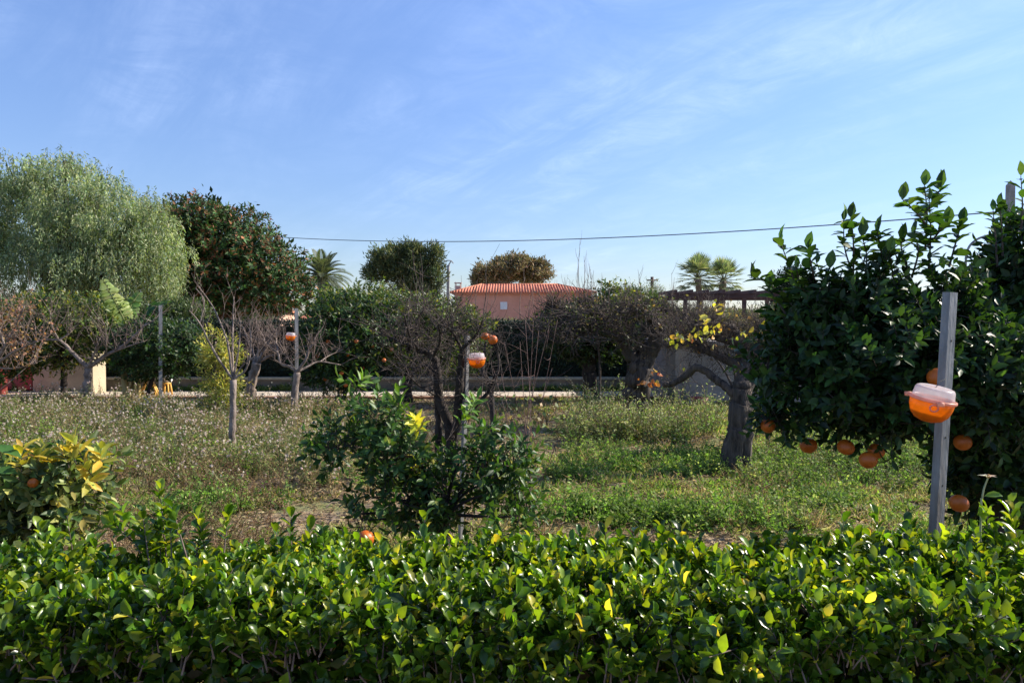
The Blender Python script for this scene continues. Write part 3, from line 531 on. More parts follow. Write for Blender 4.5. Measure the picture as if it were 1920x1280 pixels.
def utility():
    # lattice-like steel mast left of the house
    Y = 70; b = W(839, 640, Y) * [1, 1, 0]; top = W(841, 497, Y); t = empty('utility_pole', b, 'thin grey pole with a bent crossarm left of the pink house', 'pole')
    mb = MB(); limb(mb, [b, (b + top) / 2, top], .17, .13, 8, 8); mb.build('shaft', M['pole'], t)
    mb = MB(); k = W(846, 489, Y); l = W(832, 491, Y); r_ = W(850, 494, Y)
    limb(mb, [top, k], .07, .06, 6, 3); limb(mb, [l, W(838, 488.5, Y), k, r_], .055, .05, 6, 8); mb.build('crossarm', M['pole'], t)
    Y = 45; b = W(1222, 640, Y) * [1, 1, 0]; top = W(1223, 519, Y); t = empty('utility_pole', b, 'short dark wooden pole rising beside the pale olive tree', 'pole')
    mb = MB(); limb(mb, [b, (b + top) / 2, top], .11, .09, 8, 6); mb.build('shaft', M['beam'], t)
    mb = MB(); limb(mb, [top + [-.35, 0, -.2], top + [.35, 0, -.2]], .04, .04, 5, 3); mb.build('crossarm', M['beam'], t)
    # concrete pole at right
    Y = 14; b = W(1889, 640, Y) * [1, 1, 0]; h = W(1889, 340, Y)[2]; t = empty('utility_pole', b, 'square concrete pole with pointed top at the right edge behind the orange tree', 'pole')
    mb = MB(); a = .055; w0 = .08; v = [(b[0] + sx * w, b[1] + sy * w, z) for z, w in ((0, w0), (h - .07, a)) for sx, sy in ((-1, -1), (1, -1), (1, 1), (-1, 1))] + [(b[0], b[1], h + .02)]
    mb.add(v, [[0, 1, 5, 4], [1, 2, 6, 5], [2, 3, 7, 6], [3, 0, 4, 7]]); mb.f.append(np.array([[4, 5, 8], [5, 6, 8], [6, 7, 8], [7, 4, 8]])); mb.build('shaft', M['pole'], t, smooth=False)
    pc = W(1885, 396, Y)
    mb = MB(); limb(mb, [pc + [-.02, 0, 0], pc + [-.16, 0, 0]], .02, .02, 6, 3); mb.build('insulator', M['white'], t)
    # hidden pole behind the weeping tree carries the far end of the cable
    Y2 = 36; b2 = W(200, 640, Y2) * [1, 1, 0]; e2 = W(200, 404, Y2); t2 = empty('utility_pole', b2, 'wooden pole standing behind the weeping tree and carrying the overhead cable', 'pole')
    mb = MB(); limb(mb, [b2, e2 + [0, 0, .1]], .12, .09, 8, 5); mb.build('shaft', M['beam'], t2)
    A = e2; B = pc; mid = W(905, 452.5, 20.5)
    n = 60; s = np.linspace(0, 1, n)[:, None]
    # parabola in space through both ends, sagging in the middle
    P = A * (1 - s) + B * s; 
    i = np.argmin(np.abs(P[:, 0] / P[:, 1] - (905 - 960) / F)); sag = (P[i, 2] - W(905, 452.5, P[i, 1])[2]) / (4 * s[i, 0] * (1 - s[i, 0]))
    P[:, 2] -= (4 * s * (1 - s))[:, 0] * sag
    c = MB(); tubes(c, P[None], np.full((1, n), .013), 6); c.build('overhead_cable', M['cable']); tag(bpy.data.objects['overhead_cable'], 'grey overhead cable sagging across the sky above the orchard', 'cable')
    # second thin cable
    P = W(1810, 432, 30) * (1 - s) + (pc + [0, 0, -.08]) * s; P[:, 2] -= (4 * s * (1 - s))[:, 0] * .1
    # bent pipe
    Y = 9; g = W(1812, 640, Y) * [1, 1, 0]; pts = [g, W(1811, 560, Y), W(1811, 490, Y), W(1816, 465, Y), W(1830, 450, Y), W(1850, 442, Y), W(1880, 436, Y), W(1910, 434, Y)]
    c = MB(); limb(c, pts, .014, .014, 8, 48); c.build('bent_pipe', M['galvd'], origin=g); tag(bpy.data.objects['bent_pipe'], 'thin grey pipe bending over to the right beside the concrete pole', 'pipe')
utility()

def pergola():
    Y = 20; t = empty('pergola', W(1390, 640, Y) * [1, 1, 0], 'dark red-brown open pergola with flat beams behind the gnarled trees', 'pergola')
    a = W(1252, 557, Y); b = W(1560, 557, Y)
    for y in (Y, Y + 2.6):
        mb = MB(); box(mb, (a[0], y - .05, a[2] - .02), (b[0], y + .05, a[2] + .10)); mb.build('beam', M['beam'], t, smooth=False)
    for x in np.arange(a[0] + .15, b[0] - .1, .42):
        mb = MB(); box(mb, (x - .035, Y - .35, a[2] + .103), (x + .035, Y + 2.95, a[2] + .19)); mb.build('rafter', M['beam'], t, smooth=False)
    for px in (1285, 1395, 1500):
        for y in (Y, Y + 2.6):
            x = W(px, 600, Y)[0]; mb = MB(); box(mb, (x - .05, y - .045, 0), (x + .05, y + .045, a[2] - .023)); mb.build('post', M['beam'], t, smooth=False)
pergola()

def walls():
    # far clipped hedge on a low wall
    x0, x1 = -24, 14; t = empty('clipped_hedge', (-5, 18.4, 0), 'tall dark clipped hedge running behind the path', 'hedge')
    zt = 1.62; n = 90000; X = x0 + (x1 - x0) * rng.random(n); side = rng.random(n)
    Yv = np.where(side < .55, 18.0 + .06 * rng.normal(size=n), 18.0 + .7 * rng.random(n)); top = zt + (fbm(X, X * 0, 1.2, 3) - .5) * .10
    Z = np.where(side < .55, .32 + (top - .32) * rng.random(n), top + .04 * rng.normal(size=n))
    Yv = Yv + (fbm(X, Z * 2, .7, 12) - .5) * .25
    P = np.c_[X, Yv, Z]; O = np.where((side < .55)[:, None], [[0, -1., .1]], [[0, -.1, 1.]]); lf = MB()
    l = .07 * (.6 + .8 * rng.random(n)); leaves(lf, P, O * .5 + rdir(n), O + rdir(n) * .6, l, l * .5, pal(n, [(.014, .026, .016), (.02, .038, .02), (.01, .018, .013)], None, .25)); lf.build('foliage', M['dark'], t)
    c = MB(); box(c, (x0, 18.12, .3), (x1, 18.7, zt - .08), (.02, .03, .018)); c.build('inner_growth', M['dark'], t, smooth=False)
    w = empty('garden_wall', (-5, 17.9, 0), 'low rendered wall along the far edge of the path below the dark hedge', 'wall')
    mb = MB(); box(mb, (x0, 17.75, 0), (x1, 17.95, .27)); mb.build('wall', M['lowwall'], w, smooth=False)
    mb = MB(); box(mb, (x0, 17.71, .273), (x1, 17.99, .325)); mb.build('coping', M['coping'], w, smooth=False)
    # tan wall, pillars, red wall at left
    Y = 17.35; a = W(62, 742, Y); b = W(168, 742, Y); z = W(60, 640, Y)[2]
    t = empty('rendered_wall', ((a[0] + b[0]) / 2, Y, 0), 'tan rendered wall panel between the dark red door and the cream pillar', 'wall')
    mb = MB(); box(mb, (a[0], Y, 0), (b[0], Y + .2, z)); mb.build('wall', M['tan'], t, smooth=False); mb = MB(); box(mb, (a[0] + .02, Y - .03, z + .003), (b[0], Y + .23, z + .06)); mb.build('coping', M['tan'], t, smooth=False)
    p = W(182, 742, 17.0); t = empty('pillar', (p[0], 17.0, 0), 'cream pillar with a sunlit right face at the end of the tan wall', 'pillar')
    zt2 = W(180, 618, 17)[2]; mb = MB(); box(mb, (p[0] - .14, 16.86, 0), (p[0] + .14, 17.14, zt2), rz=R(-38)); mb.build('shaft', M['cream'], t, smooth=False)
    mb = MB(); box(mb, (p[0] - .18, 16.82, zt2 + .003), (p[0] + .18, 17.18, zt2 + .06), rz=R(-38)); mb.build('cap', M['cream'], t, smooth=False)
    a = W(-160, 742, 17.45); b = W(62, 742, 17.45); t = empty('red_gate', (b[0] - .5, 17.45, 0), 'dark red metal gate beside the tan wall at the left edge', 'gate')
    for k in range(6):
        xx = a[0] + (b[0] - a[0]) * k / 6; mb = MB(); box(mb, (xx + .01, 17.42, .06), (xx + (b[0] - a[0]) / 6 - .01, 17.47, W(0, 655, 17.4)[2])); mb.build('panel', M['red'], t, smooth=False)
    p = W(2, 742, 16.6); t = empty('red_pillar', (p[0] - .1, 16.6, 0), 'bright red sunlit block standing in front of the dark red gate', 'pillar')
    mb = MB(); box(mb, (p[0] - .35, 16.45, 0), (p[0] + .05, 16.85, W(0, 696, 16.6)[2]), rz=R(-50)); mb.build('shaft', M['red'], t, smooth=False)
    mb = MB(); z = W(0, 696, 16.6)[2]; box(mb, (p[0] - .38, 16.42, z + .003), (p[0] + .08, 16.88, z + .04), rz=R(-50)); mb.build('cap', M['red'], t, smooth=False)
    # shaded shed at right
    Y = 14.8; a = W(1266, 760, Y); t = empty('shed', (a[0] + 1.5, Y, 0), 'low grey beige rendered shed behind the gnarled trunk on the right', 'shed')
    z = W(1300, 648, Y)[2]; mb = MB(); box(mb, (a[0], Y, 0), (a[0] + 5.5, Y + 3.0, z)); mb.build('wall', M['render'], t, smooth=False)
    mb = MB(); box(mb, (a[0] - .08, Y - .08, z + .003), (a[0] + 5.58, Y + 3.08, z + .09)); mb.build('roof', M['render'], t, smooth=False)
    mb = MB(); q = W(1311, 745, 14.2); lathe(mb, [(0.001, 0), (.13, 0), (.17, .22), (.16, .22), (.12, .02), (.001, .02)], 20, (q[0], 14.2, 0)); o = mb.build('plastic_bucket', noisemat('dull_red_plastic', (.16, .03, .03), (.22, .05, .045), 9, .6, 0), origin=(q[0], 14.2, 0)); tag(o, 'dull dark red bucket on the ground against the shed wall', 'bucket')
    # yellow things by the path
    q = W(280, 745, 15.9); t = empty('folding_frame', (q[0], 15.9, .04), 'yellow A-shaped frame standing at the edge of the path', 'frame'); c = np.array([q[0], 15.9, .05])
    for sx in (-1, 1):
        for dy in (0, .22): mb = MB(); limb(mb, [c + [sx * .19, dy * sx * .5, 0], c + [sx * .02, .0, .42]], .025, .02, 6, 4); mb.build('leg', M['yellow'], t)
    mb = MB(); box(mb, c + [-.16, -.05, .04], c + [.16, .05, .10]); mb.build('crossbar', M['yellow'], t, smooth=False)
    mb = MB(); box(mb, c + [-.07, -.06, .40], c + [.07, .06, .44]); mb.build('top', M['yellow'], t, smooth=False)
    q = W(312, 742, 16.4); c = np.array([q[0], 16.4, .036]); t = empty('stool', c, 'small yellow stool on the path under a white round tub', 'stool')
    for sx in (-1, 1):
        for sy in (-1, 1): mb = MB(); limb(mb, [c + [sx * .09, sy * .09, 0], c + [sx * .06, sy * .06, .25]], .02, .02, 6, 3); mb.build('leg', M['yellow'], t)
    mb = MB(); lathe(mb, [(0.001, .25), (.1, .25), (.1, .28), (.001, .28)], 18, c); mb.build('seat', M['yellow'], t)
    mb = MB(); lathe(mb, [(0.001, .282), (.06, .282), (.085, .33), (.09, .39), (.06, .43), (.001, .44)], 18, c + [.05, 0, 0]); o = mb.build('tub', M['white'], origin=c + np.array([.05, 0, .282])); tag(o, 'round white tub resting on the small yellow stool', 'tub')
walls()

# ------------------------------------------------------------------ banana plant
def banana():
    Y = 15.7; b = W(246, 745, Y) * [1, 1, 0]; t = empty('banana_plant', b, 'banana plant with one pale upright leaf and one dark drooping leaf beside the left post', 'plant')
    for dx, dy, lx in ((-.12, 0, -.15), (.02, .1, .02), (.16, -.05, .05), (-.03, -.12, -.22)):
        mb = MB(); limb(mb, [b + [dx, dy, 0], b + [dx * .8 + lx * .3, dy, .5], b + [lx, dy * .5, 1.1]], .075, .045, 10, 10, knob=.05); mb.build('stem', M['bananastem'], t)
    def bl(pts, w, col):
        pts = resample([W(x, y, Y + d) for x, y, d in pts], 26); tg = nrm(np.gradient(pts, axis=0)); s = nrm(np.cross(tg, [0.15, -.6, 1.])); up = np.cross(s, tg); mb = MB(); n = len(pts)
        tubes(mb, pts[None], np.linspace(.02, .004, n)[None], 5, c=(.22, .25, .08), cap=False)
        ww = w * np.sin(np.clip(np.linspace(.0, 3.05, n), .15, 3.1)) ** .6
        for sg in (-1, 1):  # torn segments
            m = 22; i = np.linspace(2, n - 1.01, m).astype(int); P = pts[i]; D = s[i] * sg + tg[i] * .35 - np.array([0, 0, 1.]) * .25 + rng.normal(size=(m, 3)) * .08
            leaves(mb, P, D, up[i] + rng.normal(size=(m, 3)) * .2, ww[i] * (.85 + .3 * rng.random(m)), .14, pal(m, [col], None, .08), T_BIG)
        mb.build('leaf', M['banana'], t)
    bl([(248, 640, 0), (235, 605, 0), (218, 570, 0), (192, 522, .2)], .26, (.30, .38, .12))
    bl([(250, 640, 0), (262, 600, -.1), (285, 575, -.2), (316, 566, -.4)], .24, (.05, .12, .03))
    bl([(248, 650, 0), (225, 625, .2), (200, 628, .2), (175, 650, .2)], .2, (.12, .2, .06))
    bl([(248, 650, 0), (270, 612, .3), (300, 610, .4), (318, 640, .4)], .2, (.14, .22, .07))
    bl([(246, 650, 0), (240, 600, .3), (245, 575, .6), (262, 548, .9)], .2, (.15, .24, .07))
    bl([(248, 665, 0), (232, 655, -.2), (215, 672, -.3), (206, 690, -.3)], .13, (.12, .26, .05))
banana()

# ------------------------------------------------------------------ mid-distance citrus
YC = [(.06, .10, .022), (.10, .15, .03), (.04, .07, .02), (.24, .23, .05), (.17, .17, .05)]
def tp(px, py, Y, *more):  # trunk points from ground up
    b = W(px, py, Y); b[2] = 0; return [b] + [W(x, y, Y) for x, y in more]
def base(px, Y): p = W(px, 700, Y); return (p[0], Y, 0)
def orr(lst, Y, jy=.4): return [W(x, y, Y - jy * (.5 + rng.random())) for x, y in lst]
citrus_tree('orange_tree', base(640, 14.6), tp(640, 760, 14.6, (642, 700), (645, 650)), .09, [lob(640, 650, 72, 62, 14.6, .8), lob(610, 610, 42, 34, 14.6, .5), lob(690, 620, 60, 52, 14.6, .7), lob(655, 590, 60, 32, 14.6, .6), lob(620, 690, 60, 34, 14.6, .7)], 'orange tree with dark foliage and scattered fruit just right of the third post', 1600, 7, .10,
            cols=[(.022, .05, .016), (.035, .075, .02), (.055, .10, .025), (.13, .15, .035)], wts=[3, 3, 2, .8], Ls=.14, gap=.26, oranges=orr([(628, 652), (652, 665), (615, 640), (668, 640), (640, 700), (610, 710), (596, 668), (700, 650), (720, 675), (680, 690), (648, 722), ], 14.6, .6), orad=.04)
citrus_tree('orange_tree', base(765, 15.2), tp(765, 760, 15.2, (765, 700), (765, 650)), .09, [lob(720, 590, 50, 34, 15.2, .7), lob(780, 585, 55, 30, 15.2, .7), lob(840, 600, 48, 28, 15.2, .7), lob(770, 640, 100, 50, 15.2, .9), lob(890, 608, 30, 16, 15.2, .5), lob(860, 660, 50, 40, 15.2, .7)], 'wide orange tree with yellow green top below the pine', 2000, 7, .10,
            cols=YC, wts=[3, 3, 2.5, 1.2, 1], Ls=.15, gap=.3, oranges=orr([(735, 655), (790, 662), (815, 690)], 15.2, .7), orad=.04)
citrus_tree('citrus_tree', base(665, 19.5), tp(665, 790, 19.5, (665, 640), (665, 600)), .1, [lob(640, 575, 45, 30, 19.5, .8), lob(700, 562, 40, 24, 19.5, .8), lob(670, 590, 70, 30, 19.5, 1)], 'yellow green citrus crown rising over the far hedge beneath the palm', 900, 7, .11, cols=YC, wts=[3, 3, 2, 1, 1], Ls=.16, gap=.28)
citrus_tree('citrus_tree', base(1107, 15.4), tp(1107, 752, 15.4, (1106, 715), (1106, 690), (1100, 660)), .16, [lob(1060, 635, 46, 30, 15.4, .8), lob(1110, 632, 56, 38, 15.4, .9), lob(1150, 638, 38, 32, 15.4, .7), lob(1100, 600, 80, 30, 15.4, .8)], 'small very dark citrus tree with a thick straight trunk beside the path', 1900, 7, .10,
            cols=[(.018, .035, .014), (.026, .05, .018), (.05, .085, .025)], wts=[3, 3, 1], Ls=.14, gap=.18, nl=18)
citrus_tree('citrus_tree', base(120, 16.0), tp(120, 750, 16.0, (120, 700), (118, 660)), .08, [lob(70, 600, 70, 34, 15.6, .8), lob(150, 600, 60, 40, 15.6, .8), lob(110, 650, 95, 42, 15.8, .8), lob(40, 660, 55, 40, 15.6, .7), lob(215, 630, 40, 30, 15.8, .6), lob(90, 580, 40, 28, 15.6, .6)], 'loose yellow green citrus tree in front of the tan wall', 1700, 7, .10,
            cols=YC, wts=[3, 3, 2.5, 1.6, 1.2], Ls=.16, gap=.36, gs=.4)
citrus_tree('citrus_tree', base(292, 15.4), [W(275, 748, 15.4) * [1, 1, 0], W(284, 715, 15.4), W(292, 690, 15.4)], .05, [lob(250, 650, 45, 32, 15.4, .6), lob(310, 660, 66, 42, 15.4, .8), lob(345, 650, 42, 38, 15.4, .6), lob(290, 630, 60, 26, 15.4, .7), lob(270, 690, 46, 20, 15.4, .5)], 'dark round citrus tree behind the left metal post', 1500, 7, .09,
            cols=[(.022, .05, .018), (.036, .075, .025), (.07, .11, .04)], wts=[3, 3, 1.4], Ls=.14, gap=.26)
citrus_tree('citrus_tree', base(-60, 15.0), tp(-60, 755, 15.0, (-60, 700), (-60, 650)), .09, [lob(-40, 640, 70, 50, 15, .9), lob(-110, 620, 80, 60, 15, .9), lob(-60, 680, 90, 36, 15, .9)], 'dark citrus tree cut by the left frame edge behind bare branches', 1000, 7, .10, cols=YC, wts=[3, 3, 3, 1, 1], gap=.3)
# slim yellow-leaved sapling
citrus_tree('sapling', base(404, 12.6), tp(404, 790, 12.6, (405, 720), (404, 640)), .018, [lob(402, 650, 17, 26, 12.6, .18), lob(404, 690, 20, 34, 12.6, .2), lob(405, 740, 22, 34, 12.6, .22), lob(425, 660, 18, 24, 12.6, .2), lob(436, 720, 16, 30, 12.6, .2)], 'slim sapling with pale yellow leaves behind the bare tree', 300, 8, .10,
            cols=[(.42, .38, .08), (.34, .33, .08), (.22, .26, .06), (.5, .44, .14)], Ls=.14, gap=0, upb=-.2, mat='leaf', bark='barkpale', cat='sapling', T=T_MID, ar=.28)

# ------------------------------------------------------------------ bare pruned trees
def bare(name, baseP, label, limbs, Y, bark='barkpale', twig='twig', ntw=30, tl=(.3, .8), tr=.006, sub=1, up=.8, cat='tree', jit=.12, tmin=1, leafcols=None, nleaf=0, lsz=.06, group=None, spread=1.0, knob=.06, leafT=T_MID):
    t = empty(name, baseP, label, cat, group); mb = MB(); tw = MB(); lf = MB(); allp = []; cache = {}
    for j, (pts, r0, r1, *nn) in enumerate(limbs):
        dep = rng.normal() * jit if j else 0; P = []
        for i, q in enumerate(pts):
            px, py = q[0], q[1]; f = i / (len(pts) - 1)
            key = (px, py)
            if key in cache: Yq = cache[key]
            else: Yq = (cache[(pts[0][0], pts[0][1])] if (pts[0][0], pts[0][1]) in cache else Y) + dep * f * 3; 
            if len(q) > 2: Yq = Y + q[2]
            cache[key] = Yq; p = W(px, py, Yq)
            if j == 0 and i == 0: p[2] = -.03
            P.append(p)
        p, r = limb(mb, P, r0, r1, 9 if j == 0 else 7, max(8, 5 * len(pts)), knob=knob)
        if j >= tmin:
            n = nn[0] if nn else ntw; allp += twigs_on(tw, p[len(p) // 4:], n, tl, tr, up, .16, sub, spread=spread)
    mb.build('trunk', M[bark], t); tw.build('twigs', M[twig], t)
    if nleaf:
        A = np.concatenate([a.reshape(-1, 3) for a in allp]); A = A[rng.choice(len(A), nleaf)] if nleaf < len(A) else A; n = len(A)
        l = lsz * (.6 + .8 * rng.random(n)); leaves(lf, A, rdir(n) + [0, 0, -.5], rdir(n), l, l * .7, pal(n, leafcols), leafT); lf.build('leaves', M['leaf'], t)
    return t, allp
bare('fruit_tree', base(435, 9.25), 'young bare tree with a straight thin trunk and upright branches in the weeds', [
    ([(435, 858), (436, 780), (437, 712)], .045, .038), ([(437, 712), (405, 665), (375, 607), (355, 582)], .017, .006), ([(375, 607), (383, 565), (367, 540)], .008, .004, 3),
    ([(437, 712), (428, 650), (422, 627), (400, 577), (372, 535)], .018, .005), ([(437, 712), (436, 650), (437, 600), (438, 556)], .018, .005), ([(437, 712), (448, 650), (452, 600)], .014, .005),
    ([(437, 712), (462, 690), (471, 645), (468, 605)], .016, .005), ([(437, 712), (455, 685), (480, 665), (500, 640)], .011, .004)], 9.25, ntw=7, tl=(.15, .45), tr=.004, sub=1, up=1.2)
bare('fruit_tree', base(163, 14.5), 'bare vase-shaped tree with long spreading limbs in front of the cream pillar', [
    ([(163, 772), (163, 730), (165, 690)], .075, .065), ([(165, 690), (140, 665), (110, 638), (60, 640)], .045, .015), ([(110, 638), (97, 610), (93, 580)], .02, .008), ([(110, 638), (130, 625), (138, 615)], .02, .008),
    ([(165, 690), (178, 660), (187, 635)], .03, .012), ([(165, 690), (200, 665), (235, 645), (270, 612), (290, 600)], .045, .01), ([(200, 665), (232, 652), (270, 640)], .025, .008), ([(60, 640), (40, 612), (30, 585)], .018, .007),
    ([(60, 640), (10, 645), (-30, 630)], .018, .007), ([(200, 665), (199, 640), (196, 605)], .014, .006)], 14.5, ntw=14, tl=(.3, .8), tr=.006, up=.9)
bare('fruit_tree', base(553, 12.8), 'small bare tree with spreading crooked limbs beside the third metal post', [
    ([(552, 786), (553, 740), (557, 698)], .06, .055), ([(557, 698), (545, 688), (527, 682), (521, 662), (505, 648)], .035, .012), ([(557, 698), (574, 672), (581, 652), (592, 645)], .03, .01), ([(557, 698), (580, 685), (600, 678), (640, 684)], .025, .008),
    ([(521, 662), (518, 640), (520, 620)], .015, .006), ([(557, 698), (540, 672), (528, 660)], .014, .006), ([(600, 678), (620, 665), (645, 655)], .012, .005)], 12.8, ntw=12, tl=(.25, .65), tr=.006, up=.8)
bare('fruit_tree', base(468, 15.6), 'bare leaning tree with a dense fan of grey twigs beside the path', [
    ([(467, 752), (472, 715), (482, 680)], .11, .085), ([(482, 680), (500, 650), (518, 618)], .045, .012), ([(482, 680), (468, 645), (455, 612)], .04, .012), ([(482, 680), (505, 668), (535, 662)], .04, .012), ([(482, 680), (485, 645), (492, 615)], .03, .01), ([(482, 680), (450, 660), (425, 640)], .03, .01)], 15.6, ntw=22, tl=(.3, .7), tr=.006, up=.9)
bare('fruit_tree', base(-10, 12.5), 'bare tree with reddish brown dead leaves at the far left edge', [
    ([(-20, 800), (-18, 740), (-15, 690)], .08, .07), ([(-15, 690), (10, 650), (30, 610), (45, 575)], .035, .01), ([(-15, 690), (25, 660), (70, 640)], .03, .01), ([(-15, 690), (-10, 640), (0, 590)], .035, .01), ([(-15, 690), (-60, 640), (-90, 600)], .035, .01), ([(-15, 690), (30, 690), (70, 680)], .02, .008), ([(10, 650), (-5, 610), (-20, 580)], .02, .008)], 12.5, ntw=22, tl=(.3, .75), tr=.006, up=.8, leafcols=[(.30, .14, .08), (.36, .22, .1), (.22, .11, .07)], nleaf=900, lsz=.05)
# centre bare tree
bare('fruit_tree', base(835, 5.3), 'dark bare tree with crooked limbs and long thin canes behind the second metal post', [
    ([(830, 1060), (834, 970), (842, 880), (848, 825)], .052, .048), ([(832, 970), (824, 860), (822, 780), (821, 735)], .028, .024), ([(848, 825), (838, 785), (822, 745), (820, 700), (812, 668), (785, 655)], .042, .022), ([(848, 825), (858, 785), (861, 735), (864, 690), (866, 655)], .040, .022),
    ([(858, 785), (890, 760), (915, 735), (930, 700)], .022, .008), ([(785, 655), (768, 630), (758, 590)], .013, .005), ([(785, 655), (750, 640), (715, 625)], .013, .005), ([(812, 668), (825, 640), (820, 600)], .012, .005), ([(866, 655), (850, 625), (835, 610)], .014, .005),
    ([(820, 700), (800, 685), (775, 690), (745, 680)], .012, .005), ([(866, 655), (895, 625), (905, 600)], .013, .005), ([(822, 745), (790, 725), (760, 700)], .01, .004), ([(785, 655), (780, 610), (800, 570)], .01, .004)], 5.3, bark='barkdark', twig='twigdark', ntw=24, tl=(.14, .42), tr=.0027, sub=2, up=.45, jit=.1)
def canes():
    t = empty('cane_bush', base(985, 6.2), 'thin reddish canes crossing each other right of the orange trap on the second post', 'bush'); mb = MB()
    for a, b in [((935, 770), (1030, 610)), ((990, 790), (945, 640)), ((1000, 800), (985, 600)), ((960, 800), (1010, 620)), ((1005, 760), (975, 640)), ((975, 790), (1035, 690)), ((950, 740), (1000, 600)), ((965, 780), (925, 690)), ((990, 790), (1075, 745)), ((955, 760), (1045, 600)), ((980, 800), (940, 700))]:
        d0, d1 = rng.normal(size=2) * .25; A = W(a[0], a[1], 6.2 + d0); A[2] = 0.0; A[0] = A[0] * .6 + (W(985, 700, 6.2)[0]) * .4; B = W(b[0], b[1], 6.2 + d1); m = (A + B) / 2 + rng.normal(size=3) * .03
        p, r = limb(mb, [A, m, B], .0042, .0015, 5, 12); twigs_on(mb, p[4:], 4, (.08, .3), .0015, .6, .15)
    mb.build('canes', M['twigred'], t); lf = MB(); n = 60; P = np.array([W(930 + 120 * rng.random(), 740 + 70 * rng.random(), 6.2) for _ in range(n)]); leaves(lf, P, rdir(n), rdir(n), .05, .035, pal(n, [(.3, .22, .12), (.16, .2, .08)])); lf.build('leaves', M['leaf'], t)
    # two dried fruits/leaves
    return t
canes()
# gnarled pollards
tE, pE = bare('pollard_tree', base(1380, 8.1), 'gnarled old tree with a thick grey trunk and yellow leaves on its dark pruned crown', [
    ([(1376, 895), (1384, 820), (1388, 760), (1393, 715)], .17, .085, 0), ([(1388, 748), (1358, 722), (1335, 705), (1308, 688), (1290, 702), (1268, 716), (1245, 722)], .052, .034, 30), ([(1388, 748), (1398, 690), (1390, 645), (1368, 612)], .11, .05), ([(1388, 748), (1420, 695), (1455, 655), (1482, 625)], .08, .04),
    ([(1398, 690), (1350, 668), (1310, 652), (1285, 640)], .06, .035), ([(1390, 645), (1335, 630), (1295, 620)], .05, .03), ([(1398, 690), (1425, 640), (1430, 610)], .05, .03), ([(1368, 612), (1330, 605), (1300, 610)], .04, .02), ([(1455, 655), (1450, 625), (1470, 605)], .035, .02), ([(1310, 652), (1270, 640), (1250, 650)], .03, .02)],
    8.1, bark='bark', twig='twigdark', ntw=85, tl=(.12, .45), tr=.0035, sub=2, up=.5, jit=.12, leafcols=[(.5, .42, .07), (.55, .3, .1), (.35, .2, .1), (.2, .2, .06)], nleaf=170, lsz=.045, knob=.04)
tF, pF = bare('pollard_tree', base(1193, 12.2), 'old tree with a thick trunk forking low under a dense tangle of twigs', [
    ([(1190, 800), (1194, 740), (1202, 692), (1206, 665)], .25, .12, 0), ([(1202, 692), (1182, 660), (1165, 635), (1140, 608)], .13, .06), ([(1202, 692), (1222, 655), (1236, 615), (1218, 590)], .15, .07), ([(1165, 635), (1120, 606), (1065, 590), (1010, 602)], .08, .035), ([(1236, 615), (1270, 602), (1312, 582)], .07, .03),
    ([(1140, 608), (1110, 575), (1085, 565)], .06, .03), ([(1065, 590), (1040, 575), (1020, 580)], .04, .02), ([(1218, 590), (1190, 580), (1160, 585)], .06, .03), ([(1165, 635), (1150, 620), (1100, 625), (1060, 635)], .05, .025), ([(1218, 590), (1240, 580), (1260, 590)], .05, .025), ([(1236, 615), (1275, 625), (1300, 640)], .05, .025)],
    12.2, bark='bark', twig='twigdark', ntw=58, tl=(.2, .5), tr=.0055, sub=2, up=.4, jit=.15, leafcols=[(.11, .12, .04), (.2, .16, .08), (.07, .09, .03), (.3, .2, .1)], nleaf=800, lsz=.05, knob=.04)
def shoots(t, lst, Y, r, mat='twig'):
    for x, y0, y1 in lst:
        mb = MB(); A = W(x, y0, Y + rng.normal() * .2); B = W(x + rng.normal() * 6, y1, Y); p, _ = limb(mb, [A, (A + B) / 2 + rng.normal(size=3) * .02, B], r, r * .3, 4, 8); twigs_on(mb, p[3:], 3, (.1, .3), r * .4, 1.5, .08); mb.build('water_shoot', M[mat], t)
shoots(tF, [(1088, 570, 448), (1094, 570, 480), (1080, 570, 500), (1102, 565, 500), (1110, 560, 505), (1072, 572, 520), (1120, 570, 528), (1065, 575, 535), (1130, 575, 520), (1142, 580, 540), (1050, 580, 545), (1165, 580, 535), (1203, 580, 505), (1258, 580, 520), (1262, 585, 512), (1035, 590, 545), (975, 600, 520), (990, 600, 530), (1005, 600, 540)], 12.2, .007)
shoots(tE, [(1300, 620, 580), (1340, 610, 560), (1365, 610, 560), (1400, 620, 575), (1425, 610, 570), (1440, 610, 580), (1460, 610, 575), (1475, 610, 570), (1310, 640, 590), (1418, 620, 540)], 8.1, .004, 'twigdark')
def yleaves(t, spots, Y, L, cols, name='foliage'):
    mb = MB()
    for x, y, n, s in spots:
        P = np.array([W(x + rng.normal() * s, y + rng.normal() * s, Y - .1 + rng.normal() * .08) for _ in range(n)]); l = L * (.6 + .7 * rng.random(n)); leaves(mb, P, rdir(n) + [0, 0, -.6], rdir(n), l, l * .75, pal(n, cols), T_BIG)
    mb.build(name, M['leaf'], t)
yleaves(tE, [(1260, 632, 9, 5), (1272, 628, 5, 4), (1343, 572, 10, 6), (1325, 600, 9, 6), (1330, 625, 10, 9), (1350, 612, 6, 6), (1395, 625, 6, 6), (1485, 622, 9, 7), (1480, 600, 5, 5), (1300, 630, 6, 8), (1440, 610, 6, 10)], 8.1, .07, [(.62, .52, .08), (.5, .45, .07), (.62, .36, .1), (.55, .5, .2)])
yleaves(tE, [(1225, 718, 7, 5), (1232, 695, 6, 6), (1295, 632, 4, 4)], 8.0, .06, [(.5, .17, .05), (.55, .35, .08), (.4, .12, .05)])
